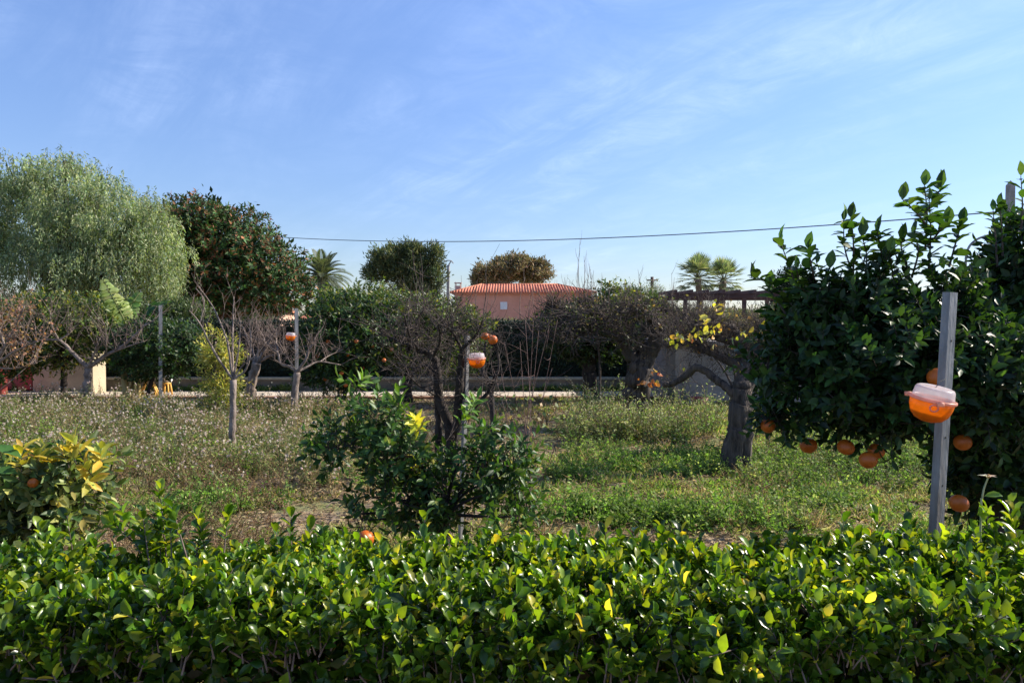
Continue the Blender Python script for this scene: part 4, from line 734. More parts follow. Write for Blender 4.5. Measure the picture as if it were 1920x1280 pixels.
yleaves(tF, [(1203, 716, 6, 4), (1235, 615, 4, 6)], 11.9, .08, [(.5, .38, .08), (.4, .16, .06)])
# leafy vine over the tangle
def vine():
    Y = 11.9; t = empty('climbing_vine', base(1130, 12.4), 'dark leafy creeper matted over the tangled crown in the middle', 'vine')
    lobes = [lob(1070, 600, 50, 14, Y, .5), lob(1130, 592, 56, 22, Y, .5), lob(1195, 585, 46, 24, Y, .5), lob(1085, 620, 75, 24, Y, .5), lob(1220, 620, 50, 24, Y, .4), lob(1160, 620, 50, 22, Y, .4), lob(1015, 618, 30, 14, Y, .3)]
    C, O = crown_pts(lobes, 430, .4, .44, .3, 6); lf = MB(); tw = MB(); clump_leaves(lf, C, O, 6, .05, .05, .6, [(.035, .05, .02), (.06, .075, .028), (.1, .10, .045), (.14, .10, .06)], [3, 3, 2, 1]); lf.build('leaves', M['leaf'], t)
    n = 700; k = rng.choice(len(C), n); d = rdir(n) * [1, .5, .6]; s = C[k]; P = np.stack([s, s + d * .15, s + d * .3 + [0, 0, -.03], s + d * .45 + rng.normal(size=(n, 3)) * .05], 1); tubes(tw, P, np.tile([.006, .005, .004, .003], (n, 1)), 4, cap=False)
    b = W(1120, 700, 12.4) * [1, 1, 0]; limb(tw, [b, W(1125, 700, 12.3), W(1120, 620, Y)], .025, .015, 6, 10); tw.build('stems', M['twigdark'], t)
vine()
# yellow-green citrus top between
citrus_tree('citrus_tree', base(1180, 14.5), tp(1180, 770, 14.5, (1180, 680), (1180, 600)), .07, [lob(1165, 565, 42, 20, 14.3, .5), lob(1205, 575, 40, 18, 14.3, .5), lob(1140, 555, 14, 26, 14.3, .2)], 'yellow green citrus top poking out above the tangled crown', 380, 7, .09, cols=YC, wts=[3, 3, 2, 1, 1], Ls=.14, gap=.25)
# dark brush on the shed side of the pollard
citrus_tree('bush', base(1440, 9.6), tp(1440, 830, 9.6, (1440, 760), (1440, 720)), .03, [lob(1440, 690, 50, 32, 9.6, .5), lob(1460, 650, 50, 26, 9.6, .5), lob(1430, 740, 40, 20, 9.6, .4)], 'dark green bush between the gnarled trunk and the big orange tree', 520, 7, .07, cols=CIT, Ls=.12, gap=.3, cat='bush')
leafy_far('dry_bush', [lob(1440, 612, 60, 26, 13.5, .6), lob(1340, 600, 60, 20, 13.5, .6), lob(1280, 610, 50, 16, 13.5, .5)], base(1390, 13.5), 'brownish twiggy bush below the pergola beam', [(.13, .10, .06), (.18, .13, .09), (.09, .09, .045)], 700, 9, .05, .08, .38, .35, ar=.35, mat='leaf', trunk=.03, cat='bush')

# ------------------------------------------------------------------ centre citrus shrub
def centre():
    Y = 4.4
    L = lambda x, y, w, h, d=None: lob(x, y, w, h, Y, d)
    lobes = [L(640, 830, 42, 22, .2), L(705, 785, 26, 40, .18), L(735, 845, 44, 44, .25), L(778, 865, 20, 28, .15), L(745, 925, 56, 34, .28), L(688, 970, 32, 18, .2), L(835, 925, 40, 46, .25), L(918, 868, 38, 32, .22), L(962, 868, 28, 30, .2), L(925, 930, 42, 34, .25), L(985, 955, 24, 26, .2), L(900, 815, 12, 16, .12), L(668, 740, 8, 18, .06), L(800, 985, 40, 12, .2)]
    def ex(lf, tw):
        for x, y, n in ((668, 728, 9), (785, 805, 12), (780, 895, 8), (880, 778, 9), (862, 800, 5), (760, 770, 6)):
            C = W(x, y, Y - .12)[None]; yc = (x, y) in ((785, 805), (780, 895)); sprigs(lf, tw, np.repeat(C, 2, 0), rdir(2) * .3, n, .10, .075, .36, [(.55, .52, .05), (.45, .48, .06)] if yc else [(.14, .24, .04), (.09, .18, .03)], None, T_PT, 1)
    cols = [(.028, .07, .018), (.045, .10, .022), (.065, .13, .03), (.10, .15, .045), (.30, .30, .07)]
    t = citrus_tree('citrus_shrub', base(829, Y), [W(829, 1150, Y) * [1, 1, 0], W(830, 1045, Y), W(828, 1000, Y), W(826, 960, Y)], .03, lobes, 'bushy young orange tree in the centre, just behind the clipped hedge', 620, 8, .062, cols=cols, wts=[3, 4, 3, 1.5, .4], Ls=.13, gap=.38, gs=.3, T=T_PT, nl=26, extra=ex, oranges=[W(686, 1009, 3.95)], orad=.049, upb=.5, cat='citrus shrub', ar=.42)
centre()
# left foreground yellowing citrus
def leftc():
    Y = 3.7; L = lambda x, y, w, h, d=None: lob(x, y, w, h, Y, d)
    def ex(lf, tw):
        for x, y in ((140, 862), (150, 850), (128, 868), (180, 878), (190, 868), (175, 895), (110, 880), (160, 905), (60, 880), (75, 870), (40, 878)):
            sprigs(lf, tw, W(x, y, Y - .18 + rng.normal() * .05)[None], rdir(1) * .4, 9, .07, .085, .40, [(.46, .38, .045), (.36, .35, .06), (.28, .30, .06), (.46, .31, .04)], None, T_PT, .9)
        leaves(lf, np.array([W(-15, 835, 3.4), W(-8, 880, 3.4)]), np.array([[1, .1, -.35], [1, 0, -.1]]), np.array([[0, -.4, 1], [0, -.5, 1.]]), np.array([.14, .1]), .06, np.array([(.05, .13, .03), (.06, .14, .03)]), T_PT)
    cols = [(.10, .15, .04), (.18, .22, .07), (.30, .30, .11), (.05, .09, .03), (.45, .42, .13)]
    citrus_tree('citrus_shrub', base(50, Y), [W(50, 1300, Y) * [1, 1, 0], W(52, 1080, Y), W(55, 1000, Y)], .03, [L(55, 935, 70, 50, .25), L(140, 930, 45, 40, .2), L(-20, 960, 70, 52, .25), L(90, 890, 60, 30, .2), L(155, 885, 28, 26, .15), L(30, 985, 60, 28, .22), L(110, 965, 45, 26, .2)], 'yellowing citrus shrub with one small orange at the lower left', 430, 7, .075, cols=cols, wts=[3, 3, 2, 2.5, 1], Ls=.11, gap=.3, gs=.25, T=T_PT, oranges=[W(62, 905, 3.45)], orad=.026, extra=ex, cat='citrus shrub', upb=.3, ar=.38, nl=18)
leftc()

# ------------------------------------------------------------------ big right orange tree
def right():
    Y = 3.9; L = lambda x, y, w, h, d=None, dy=0: lob(x, y, w, h, Y, d, dy)
    lobes = [L(1650, 670, 110, 88, .45), L(1575, 635, 60, 50, .3), L(1720, 620, 95, 62, .4), L(1760, 710, 120, 80, .45), L(1530, 720, 56, 52, .3), L(1630, 765, 80, 34, .35), L(1500, 610, 32, 26, .2), L(1470, 790, 32, 14, .12), L(1830, 715, 90, 105, .45), L(1700, 560, 30, 18, .2), L(1600, 575, 36, 20, .2), L(1495, 660, 30, 30, .25), L(1440, 690, 14, 20, .12), L(1550, 560, 18, 16, .12), L(1650, 545, 22, 16, .12), L(1770, 560, 26, 22, .15)]
    def ex(lf, tw):
        for pts, m in (([(1735, 470), (1738, 400), (1733, 345)], 16), ([(1610, 540), (1585, 470), (1582, 410)], 15), ([(1600, 520), (1600, 450), (1595, 405)], 12), ([(1500, 560), (1480, 500), (1462, 450)], 13), ([(1530, 540), (1520, 490), (1515, 465)], 11), ([(1660, 520), (1650, 460), (1645, 435)], 13), ([(1700, 500), (1690, 465), (1692, 450)], 10), ([(1780, 500), (1795, 445), (1805, 415)], 11), ([(1470, 560), (1440, 530), (1405, 520)], 10), ([(1735, 420), (1715, 395), (1690, 372)], 9), ([(1735, 400), (1755, 370), (1765, 350)], 9), ([(1740, 460), (1765, 430), (1778, 420)], 8), ([(1710, 520), (1722, 470), (1712, 440)], 9), ([(1620, 540), (1625, 480), (1615, 440)], 11), ([(1740, 520), (1745, 440), (1742, 370)], 13), ([(1560, 590), (1545, 530), (1530, 490)], 11), ([(1480, 600), (1455, 560), (1440, 540)], 9), ([(1680, 560), (1672, 500), (1668, 470)], 10), ([(1500, 580), (1498, 530), (1492, 500)], 9), ([(1640, 560), (1655, 500), (1660, 480)], 9), ([(1590, 570), (1565, 530), (1555, 500)], 9)):
            P = resample([W(x, y, Y + rng.normal() * .08) for x, y in pts], m * 2); tubes(tw, P[None], np.linspace(.006, .002, len(P))[None], 5, cap=False)
            for rep in range(2):
                q = P[::2][:m]; n = len(q); th = np.arange(n) * 2.4 + rng.random() * 6; D = np.c_[np.cos(th), np.sin(th), .35 + .5 * rng.random(n) - .35 * rep]; D[-1] = [0.1, 0, 1]
                l = .098 * (.6 + .5 * rng.random(n)); leaves(lf, q, D, np.c_[-np.cos(th) * .4, -np.sin(th) * .4, np.ones(n)] + rng.normal(size=(n, 3)) * .3, l, l * .56, pal(n, [(.03, .075, .018), (.05, .11, .025), (.09, .17, .035)], None, .2), T_PT)
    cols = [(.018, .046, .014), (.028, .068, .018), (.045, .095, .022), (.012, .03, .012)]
    o1 = [(1516, 835, 3.95), (1586, 838, 3.75), (1628, 862, 3.6), (1643, 845, 3.75), (1440, 798, 3.9), (1758, 708, 3.35), (1598, 795, 4.0), (1646, 795, 3.9), (1310, 747, 4.6)]
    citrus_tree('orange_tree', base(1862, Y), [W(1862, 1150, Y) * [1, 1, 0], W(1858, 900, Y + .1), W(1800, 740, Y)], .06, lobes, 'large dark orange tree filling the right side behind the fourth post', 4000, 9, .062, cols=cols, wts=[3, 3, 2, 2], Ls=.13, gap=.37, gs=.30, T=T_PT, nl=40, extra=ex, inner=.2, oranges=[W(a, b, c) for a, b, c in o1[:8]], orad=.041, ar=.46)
    Y2 = 4.3; L = lambda x, y, w, h, d=None, dy=0: lob(x, y, w, h, Y2, d, dy)
    lob2 = [L(1895, 600, 55, 90, .35), L(1925, 470, 26, 50, .2), L(1880, 760, 90, 120, .4), L(1890, 890, 80, 70, .35), L(1970, 700, 90, 240, .5), L(1850, 860, 40, 80, .25, -.3), L(1905, 540, 36, 44, .3)]
    def ex2(lf, tw):
        for pts, m in (([(1915, 430), (1917, 380), (1914, 330)], 13), ([(1870, 500), (1866, 440), (1862, 395)], 12), ([(1880, 480), (1878, 430), (1875, 385)], 9), ([(1850, 560), (1845, 520), (1830, 500)], 8)):
            P = resample([W(x, y, Y2 - .2) for x, y in pts], m); tubes(tw, P[None], np.linspace(.006, .002, m)[None], 5, cap=False); n = m; th = np.arange(n) * 2.4; D = np.c_[np.cos(th), np.sin(th), .4 + .5 * rng.random(n)]; D[-1] = [0, 0, 1]
            l = .09 * (.65 + .5 * rng.random(n)); leaves(lf, P, D, np.c_[-np.cos(th) * .4, -np.sin(th) * .4, np.ones(n)], l, l * .5, pal(n, [(.04, .09, .02), (.07, .14, .03)], None, .2), T_PT)
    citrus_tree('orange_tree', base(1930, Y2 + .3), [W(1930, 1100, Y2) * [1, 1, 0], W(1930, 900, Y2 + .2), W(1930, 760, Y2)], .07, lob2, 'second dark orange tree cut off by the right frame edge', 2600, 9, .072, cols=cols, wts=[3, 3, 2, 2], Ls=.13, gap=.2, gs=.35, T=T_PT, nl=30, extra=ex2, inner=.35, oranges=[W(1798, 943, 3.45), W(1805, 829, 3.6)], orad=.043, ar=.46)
right()
def persimmons():
    t = empty('fruit_tree', base(925, 8.2), 'low leafless tree with two orange fruits behind the trap on the second post', 'tree'); mb = MB(); b = W(925, 760, 8.2) * [1, 1, 0]
    p, _ = limb(mb, [b, W(922, 740, 8.2), W(905, 690, 8.2), W(912, 640, 8.2)], .035, .012, 7, 14, knob=.08); twigs_on(mb, p[5:], 30, (.15, .45), .004, .5, .15, 1)
    p, _ = limb(mb, [W(922, 740, 8.2), W(935, 680, 8.2), W(928, 625, 8.2)], .02, .006, 6, 12, knob=.06); twigs_on(mb, p[5:], 25, (.15, .4), .004, .5, .15, 1); mb.build('trunk', M['barkdark'], t)
    orange(t, W(909, 630, 8.1), .045); orange(t, W(924, 637, 8.1), .052); orange(t, W(917, 632, 8.3), .04)
persimmons()

# ------------------------------------------------------------------ posts and traps
def post(px_b, px_t, py_t, Y, w, label, dp=.035, mat='galv', holes=(), yaw=0):
    b = W(px_b, 900, Y) * [1, 1, 0]; 
    # foot position follows the lean
    top = W(px_t, py_t, Y); pb = W(px_b, 1000 if Y < 8 else 760, Y); s = (top[0] - pb[0]) / (top[2] - pb[2]); foot = np.array([pb[0] - pb[2] * s, Y, 0.]); b = foot
    t = empty('metal_post', foot, label, 'post', 'metal posts'); ax = top - foot; H = np.linalg.norm(ax); ax = ax / H
    ex = nrm(np.array([math.cos(yaw), math.sin(yaw), 0])); ex = nrm(ex - ax * (ex @ ax)); ey = np.cross(ax, ex); th = .003
    # U profile open to the back with thin lips
    prof = [(-w / 2, dp), (-w / 2, 0), (w / 2, 0), (w / 2, dp), (w / 2 - th, dp), (w / 2 - th, th), (-w / 2 + th, th), (-w / 2 + th, dp)]
    V = [foot + ax * z + ex * a + ey * c for z in (-.05, H) for a, c in prof]; n = 8; fc = [[i, (i + 1) % n, n + (i + 1) % n, n + i] for i in range(n)]
    mb = MB(); mb.add(V, fc); mb.f.append(np.array([[8, 9, 14, 15], [9, 10, 13, 14], [10, 11, 12, 13]])); mb.build('channel', M[mat], t, smooth=False)
    for z in holes:
        h = MB(); c = foot + ax * z * H - ey * .0008; th_ = np.linspace(0, 2 * math.pi, 13)[:-1]; r = w * .09
        V = [c + ex * r * math.cos(a) + ax * r * math.sin(a) for a in th_] + [c + ey * .004 + ex * r * math.cos(a) + ax * r * math.sin(a) for a in th_]
        h.add(V, [list(range(12))[::-1]]); h.f.append(np.array([[i, (i + 1) % 12, 12 + (i + 1) % 12, 12 + i] for i in range(12)])); h.build('bolt_hole', M['hole'], t, smooth=False)
    return foot, ax
fp, fax = post(1762, 1789, 548, 2.75, .046, 'galvanised channel post, nearest and widest, in front of the large orange tree', .03, holes=(.36, .46, .60, .70, .80, .90), yaw=R(28))
post(866, 879, 629, 5.15, .024, 'narrow steel post running up beside the dark bare tree in the centre', .03, 'galvd', yaw=R(40))
post(557, 556, 578, 13.2, .06, 'pale slim post behind the small bare tree, left of the orange tree', .03, 'galvd', yaw=R(30))
post(301, 301, 572, 14.7, .065, 'grey slim post left of the yellow sapling, without a trap', .03, 'galvd', yaw=R(30))

def trap(px, py, Y, s, label, tilt=(0, 0, 0)):
    c = W(px, py, Y); t = empty('fly_trap', c, label, 'fly trap', 'orange fly traps')
    from mathutils import Euler
    q = Euler(tilt).to_quaternion(); r = .075 * s
    mb = MB(); pr = [(.001, -1.10), (.3, -1.08), (.6, -.97), (.82, -.72), (.93, -.38), (.97, 0), (.94, 0), (.90, -.38), (.79, -.7), (.58, -.93), (.3, -1.03), (.25, -.7), (.2, -.45), (.18, -.45), (.001, -.45)]
    lathe(mb, [(a * r, b * r) for a, b in pr], 40, c, tilt=q); mb.build('bowl', M['bowl'], t)
    mb = MB(); lathe(mb, [(a * r, b * r) for a, b in [(.001, -.60), (.80, -.60), (.70, -.78), (.56, -.91), (.33, -.99), (.001, -1.0)]], 32, c, tilt=q); mb.build('liquid', M['liquid'], t)
    mb = MB(); lathe(mb, [(a * r, b * r) for a, b in [(.93, -.06), (1.02, -.07), (1.05, -.02), (1.03, .06), (.95, .08), (.93, .03)]], 40, c, tilt=q); 
    for a in (.3, 2.4, 4.5):   # clips
        d = np.array(q.to_matrix()) @ np.array([math.cos(a), math.sin(a), 0]); o = c + d * r * 1.08; box(mb, o - np.array([.012, .012, .012]) * s * .8, o + np.array([.012, .012, .006]) * s * .8)
    mb.build('rim', M['rim'], t)
    mb = MB(); lathe(mb, [(a * r, b * r) for a, b in [(.92, .08), (.89, .22), (.86, .46), (.80, .56), (.70, .60), (.66, .57), (.3, .57), (.001, .57)]], 40, c, tilt=q); mb.build('lid', M['lid'], t)
    mb = MB(); e = np.array(q.to_matrix()) @ np.array([-.35 * r, -.88 * r, -.28 * r]); axn = nrm(e)
    # entrance ring
    th = np.linspace(0, 2 * math.pi, 17); u = nrm(np.cross(axn, [0, 0, 1.])); v = np.cross(axn, u); P = np.array([c + e * 1.0 + (u * math.cos(a) + v * math.sin(a)) * r * .17 for a in th]); tubes(mb, P[None], np.full((1, 17), r * .045), 6, cap=False); mb.build('entry_ring', M['rim'], t)
    mb = MB(); top = c + np.array(q.to_matrix()) @ np.array([0, 0, .57 * r]); limb(mb, [top, top + [0.3 * r, .2 * r, .25 * r], top + [.9 * r, .75 * r, .35 * r]], .0012 * s, .0012 * s, 5, 8); mb.build('wire_hook', M['hole'], t)
    return t
trap(1749, 748, 2.62, 1.0, 'orange fly trap with a clear lid hanging tilted on the nearest post', (R(8), R(9), 0))
trap(894, 672, 5.05, .80, 'orange and whitish fly trap on the narrow post in the centre', (R(2), R(-4), R(30)))
trap(545, 629, 13.1, 1.15, 'small distant fly trap on the post behind the bare tree', (0, R(5), 0))

# ------------------------------------------------------------------ ground cover
def ok(x, y):
    return (y < 15.7)
def fieldpts(n, x0, x1, y0, y1): return x0 + (x1 - x0) * rng.random(n), y0 + (y1 - y0) * rng.random(n)
def inview(x, y, m=1.15): return np.abs(x) < y * .70 * m + .8
def put(x, y): return np.c_[x, y, gz(x, y)]
GREEN = [(.16, .27, .04), (.22, .34, .05), (.11, .19, .035), (.28, .33, .08)]
STRAW = [(.48, .39, .20), (.36, .28, .15), (.54, .46, .28), (.25, .18, .10)]
def grassf(x, y):   # green patchiness: mostly on the right-hand side
    g = fbm(x, y, 1.1, 21); side = np.clip((x + .4) / 1.2, 0, 1) * .19; return g + side + (vnoise(x, y, .33, 24) - .5) * .22
def mk_grass():
    n = 900000; u = rng.random(n); y = 2.7 + 13 * u ** 1.35; x = (rng.random(n) * 2 - 1) * (y * .78 + .8); g = grassf(x, y)
    keep = (g > .54 + .20 * rng.random(n)) & (fbm(x, y, .5, 611) > .36) & ok(x, y); x, y, g = x[keep], y[keep], g[keep]; n = len(x)
    h = (.022 + .045 * rng.random(n)) * (.5 + 1.1 * np.clip((g - .48) * 4, 0, 1.2)) * (1 + .03 * y); D = rdir(n) * [1, 1, .3] + [0, 0, .55]; h = h * .8
    yl = rng.random(n) < .42 + .25 * (vnoise(x, y, .4, 88) > .55); c = np.where(yl[:, None], pal(n, STRAW), pal(n, GREEN)); mb = MB(); leaves(mb, put(x, y), D, rdir(n) + [0, 0, .3], h, np.where(rng.random(n) < .5, .004, .012) * (1 + .09 * y), c)
    o = mb.build('grass', M['weed']); tag(o, 'short green grass and clover growing in patches over the soil', 'grass', kind='stuff')
    # litter: dry straw and leaves lying flat
    n = 230000; y = 2.7 + 13 * rng.random(n) ** 1.3; x = (rng.random(n) * 2 - 1) * (y * .78 + .8); mb = MB(); P = put(x, y); P[:, 2] += .008 + .02 * rng.random(n)
    l = .02 + .07 * rng.random(n); leaves(mb, P, rdir(n) * [1, 1, .25], rdir(n) * .5 + [0, 0, 1], l, np.where(rng.random(n) < .7, .004, .018) * (1 + .06 * y), pal(n, STRAW + [(.14, .09, .06), (.10, .07, .05)], None, .25)); o = mb.build('leaf_litter', M['dry']); tag(o, 'dry straw and dead leaves strewn over the bare soil', 'litter', kind='stuff')
mk_grass()
def weedset(name, label, X, Y, hmin, hmax, nst, spread, lcols, lw, lsz, nlf, puff, pcols, scols, mat, arw=.35, fl=.5, psz=.014):
    n = len(X); B = put(X, Y); mb = MB(); S = n * nst; b = np.repeat(B, nst, 0); hp = np.repeat((hmin + (hmax - hmin) * rng.random(n)) * (.55 + .95 * fbm(X, Y, .75, 300 + len(label))), nst)
    h = hp * (.6 + .5 * rng.random(S)); d = nrm(rng.normal(size=(S, 3)) * [spread, spread, 0] + [0, 0, 1]); b = b + rng.normal(size=(S, 3)) * [.03, .03, 0]
    bend = rng.normal(size=(S, 3)) * [.18, .18, 0]; t = np.array([0, .35, .7, 1.])
    P = b[:, None] + d[:, None] * (h[:, None] * t)[..., None] + bend[:, None] * (h[:, None] * t ** 2)[..., None]
    wd = .0016 * (1 + .13 * b[:, 1]); tubes(mb, P, wd[:, None] * np.array([1.2, 1, .8, .5])[None], 3, np.clip(pal(S, scols), 0, 1), cap=False)
    tt = .12 + .88 * rng.random((S, nlf)); Pl = b[:, None] + d[:, None] * (h[:, None] * tt)[..., None] + bend[:, None] * (h[:, None] * tt ** 2)[..., None] + rng.normal(size=(S, nlf, 3)) * .012
    D = nrm(rng.normal(size=(S, nlf, 3)) * [1, 1, .5] + [0, 0, .45]).reshape(-1, 3); m = S * nlf; l = lsz * (.5 + rng.random(m)) * (1.15 - .4 * tt.ravel())
    pc = np.repeat(np.exp(rng.normal(size=(n, 1)) * .22), nst * nlf, 0); LC = np.array(lcols); ki = np.clip((fbm(X, Y, .7, 500 + len(label)) - .22) * 1.8 * len(LC), 0, len(LC) - 1).astype(int); own = np.repeat(LC[ki], nst * nlf, 0); us = (rng.random(m) < .6)[:, None]
    leaves(mb, Pl.reshape(-1, 3), D, rdir(m) + [0, 0, .6], l, l * arw, np.clip(np.where(us, own * np.exp(rng.normal(size=(m, 1)) * .15), pal(m, lcols, lw)) * pc, 0, 1))
    if puff:
        tips = np.repeat(P[:, -1], puff, 0) + rng.normal(size=(S * puff, 3)) * .022; on = rng.random(len(tips)) < fl; tips = tips[on]; k = 5; q = np.repeat(tips, k, 0); m = len(q); s = psz * (.6 + .8 * np.repeat(rng.random(len(tips)), k)) * (1 + .02 * q[:, 1])
        dd = rdir(m); leaves(mb, q - dd * s[:, None] * .4, dd, rdir(m), s, s * .8, pal(m, pcols, None, .1))
    o = mb.build(name, M[mat]); tag(o, label, 'weeds', kind='stuff'); return o
def tri(px, py): p = W(px, py, 1.0); k = CAMZ / (CAMZ - p[2]); return p[0] * k, k
# left: tall dry weeds with white fluff
def region(n, f):
    y = 4.2 + 11.3 * rng.random(n) ** .8; x = (rng.random(n) * 2 - 1) * (y * .78 + .8); k = f(x, y); return x[k], y[k]
px_of = lambda x, y: 960 + F * x / y
py_of = lambda x, y: 600 + F * CAMZ / y
fA = lambda x, y: (px_of(x, y) < 640 + 60 * (fbm(x, y, 1, 2) - .5)) & (py_of(x, y) < 900 + 140 * (fbm(x, y, 1.5, 33) - .5)) & (y < 14.6) & (fbm(x, y, .9, 70) > .34)
x, y = region(4300, fA)
weedset('dry_weeds', 'tall dry weeds with white fluffy seed heads across the left of the orchard', x, y, .22, .47, 6, .42, [(.30, .29, .14), (.20, .26, .10), (.40, .35, .20), (.15, .21, .07), (.33, .25, .15)], None, .042, 13, 2, [(.75, .70, .66), (.62, .55, .50), (.7, .62, .6)], [(.30, .25, .14), (.22, .24, .11), (.38, .32, .2)], 'dry', fl=.34, psz=.022)
x, y = region(3800, lambda x, y: (px_of(x, y) < 720) & (py_of(x, y) < 905) & (y < 14.6) & (fbm(x, y, 1.1, 90) > .44))
weedset('green_weeds', 'mid green leafy weeds mixed into the dry seed heads on the left', x, y, .18, .42, 5, .4, GREEN + [(.14, .19, .07)], None, .045, 12, 1, [(.7, .7, .66)], [(.14, .17, .06)], 'weed', fl=.25)
x, y = region(6500, lambda x, y: (px_of(x, y) < 520 + 300 * (fbm(x, y, .8, 4) - .4)) & (py_of(x, y) > 865) & (fbm(x, y, .8, 55) > .36))
weedset('red_brown_weeds', 'low reddish brown dried weeds on the lower left behind the hedge', x, y, .12, .32, 5, .6, [(.30, .22, .12), (.36, .28, .16), (.22, .15, .10), (.19, .21, .08)], None, .028, 10, 1, [(.6, .5, .48), (.55, .4, .12), (.5, .4, .38)], [(.28, .21, .12), (.2, .15, .08)], 'dry', fl=.4, psz=.010)
# right: big leafy weeds by the trunks
fB = lambda x, y: (px_of(x, y) > 1065) & (px_of(x, y) < 1345) & (py_of(x, y) > 745) & (py_of(x, y) < 832 + 25 * (fbm(x, y, .8, 3) - .5)) & (fbm(x, y, .8, 66) > .33)
x, y = region(9000, fB); k = (py_of(x, y) > 800) | (rng.random(len(x)) < .05); x, y = x[k], y[k]
weedset('leafy_weeds', 'waist high pale green weeds round the foot of the two old trunks', x, y, .38, .68, 6, .35, [(.22, .28, .08), (.31, .34, .16), (.14, .23, .06), (.40, .37, .22)], None, .05, 15, 2, [(.6, .52, .45), (.7, .66, .6)], [(.2, .17, .1)], 'weed', fl=.5)
fC = lambda x, y: (px_of(x, y) > 1020) & (px_of(x, y) < 1900) & (py_of(x, y) > 835) & (fbm(x, y, .75, 101) > .57)
x, y = region(3000, fC)
weedset('bright_weeds', 'bright green low weeds scattered over the right side of the orchard floor', x, y, .07, .22, 5, .7, GREEN + [(.2, .32, .06)], None, .035, 11, 0, [(.7, .7, .7)], [(.14, .17, .06)], 'weed')
fD = lambda x, y: (px_of(x, y) > 1400) & (px_of(x, y) < 1950) & (py_of(x, y) > 790) & (py_of(x, y) < 925) & (fbm(x, y, .8, 131) > .40)
x, y = region(3600, fD)
weedset('nettle_patch', 'dense green weeds under the hanging oranges of the right tree', x, y, .16, .40, 5, .5, [(.11, .19, .045), (.15, .24, .06), (.2, .24, .1), (.26, .22, .12)], None, .04, 11, 1, [(.6, .56, .5)], [(.18, .17, .08)], 'weed', fl=.15)
fE = lambda x, y: (px_of(x, y) > 560) & (px_of(x, y) < 1900) & (py_of(x, y) > 800) & (fbm(x, y, .6, 171) > .55)
x, y = region(2600, fE)
weedset('straw_tufts', 'pale straw tufts between the green patches on the right', x, y, .08, .26, 6, .55, STRAW, None, .035, 8, 1, [(.5, .42, .3)], STRAW, 'dry', arw=.18, fl=.3)
x, y = region(2600, lambda x, y: (px_of(x, y) > 640) & (px_of(x, y) < 1060) & (py_of(x, y) < 850) & (y < 15) & (fbm(x, y, .8, 201) > .45))
weedset('mixed_weeds', 'mixed brown and green weeds behind the dark bare tree in the centre', x, y, .1, .3, 5, .5, [(.2, .17, .1), (.14, .17, .07), (.27, .2, .13)], None, .035, 10, 1, [(.6, .54, .48)], [(.24, .17, .12)], 'dry', fl=.3)
def clumps(lst):
    X = []; Yl = []
    for cx, cy, rx, ry, n in lst:
        a, b = tri(cx, cy); n = int(n * .30); X.append(a + rng.normal(size=n) * rx * .7); Yl.append(b + rng.normal(size=n) * ry * .95)
    return np.concatenate(X), np.concatenate(Yl)
x, y = clumps([(1245, 885, .75, .3, 300), (1290, 868, .5, .3, 160), (1170, 872, .4, .2, 60), (1640, 880, .9, .6, 500), (1720, 850, .6, .6, 300), (1580, 840, .7, .5, 200), (1480, 900, .4, .3, 160), (1450, 860, .4, .3, 120), (1110, 860, .3, .2, 60), (1330, 985, .9, .25, 420), (1180, 985, .5, .2, 160), (1540, 945, .4, .2, 120), (640, 900, .3, .2, 40), (390, 955, .35, .2, 90), (1075, 905, .2, .2, 50)])
weedset('clover_clumps', 'bushy bright green weed clumps on the right half of the orchard floor', x, y, .10, .34, 6, .7, [(.16, .28, .05), (.12, .21, .04), (.24, .33, .08), (.30, .33, .12)], None, .038, 12, 0, [(.7, .7, .7)], [(.14, .2, .06)], 'weed', arw=.5)
# thin weeds on the far verge by the low wall
n = 700; x = -12 + 19 * rng.random(n); y = 17.36 + .3 * rng.random(n); k = fbm(x, y, .9, 7) > .45; x, y = x[k], y[k]
weedset('verge_weeds', 'green weeds growing along the foot of the low wall beside the path', x, y, .07, .2, 5, .5, [(.10, .16, .045), (.14, .2, .06)], None, .06, 9, 0, [(.6, .6, .6)], [(.14, .17, .06)], 'weed')
# dead twigs on the soil
def sticks():
    mb = MB(); n = 260; y = 4 + 7 * rng.random(n); x = (rng.random(n) * 1.4 - .6) * y * .7; A = put(x, y) + [0, 0, .02]; d = rdir(n) * [1, 1, .15]; L = .15 + .4 * rng.random(n)
    P = np.stack([A, A + d * (L / 2)[:, None] + rng.normal(size=(n, 3)) * .015, A + d * L[:, None]], 1); tubes(mb, P, np.tile([.005, .004, .002], (n, 1)) * (.6 + .8 * rng.random((n, 1))), 4, cap=False); o = mb.build('fallen_twigs', M['twig']); tag(o, 'dead twigs lying on the orchard floor', 'twigs', kind='stuff')
sticks()

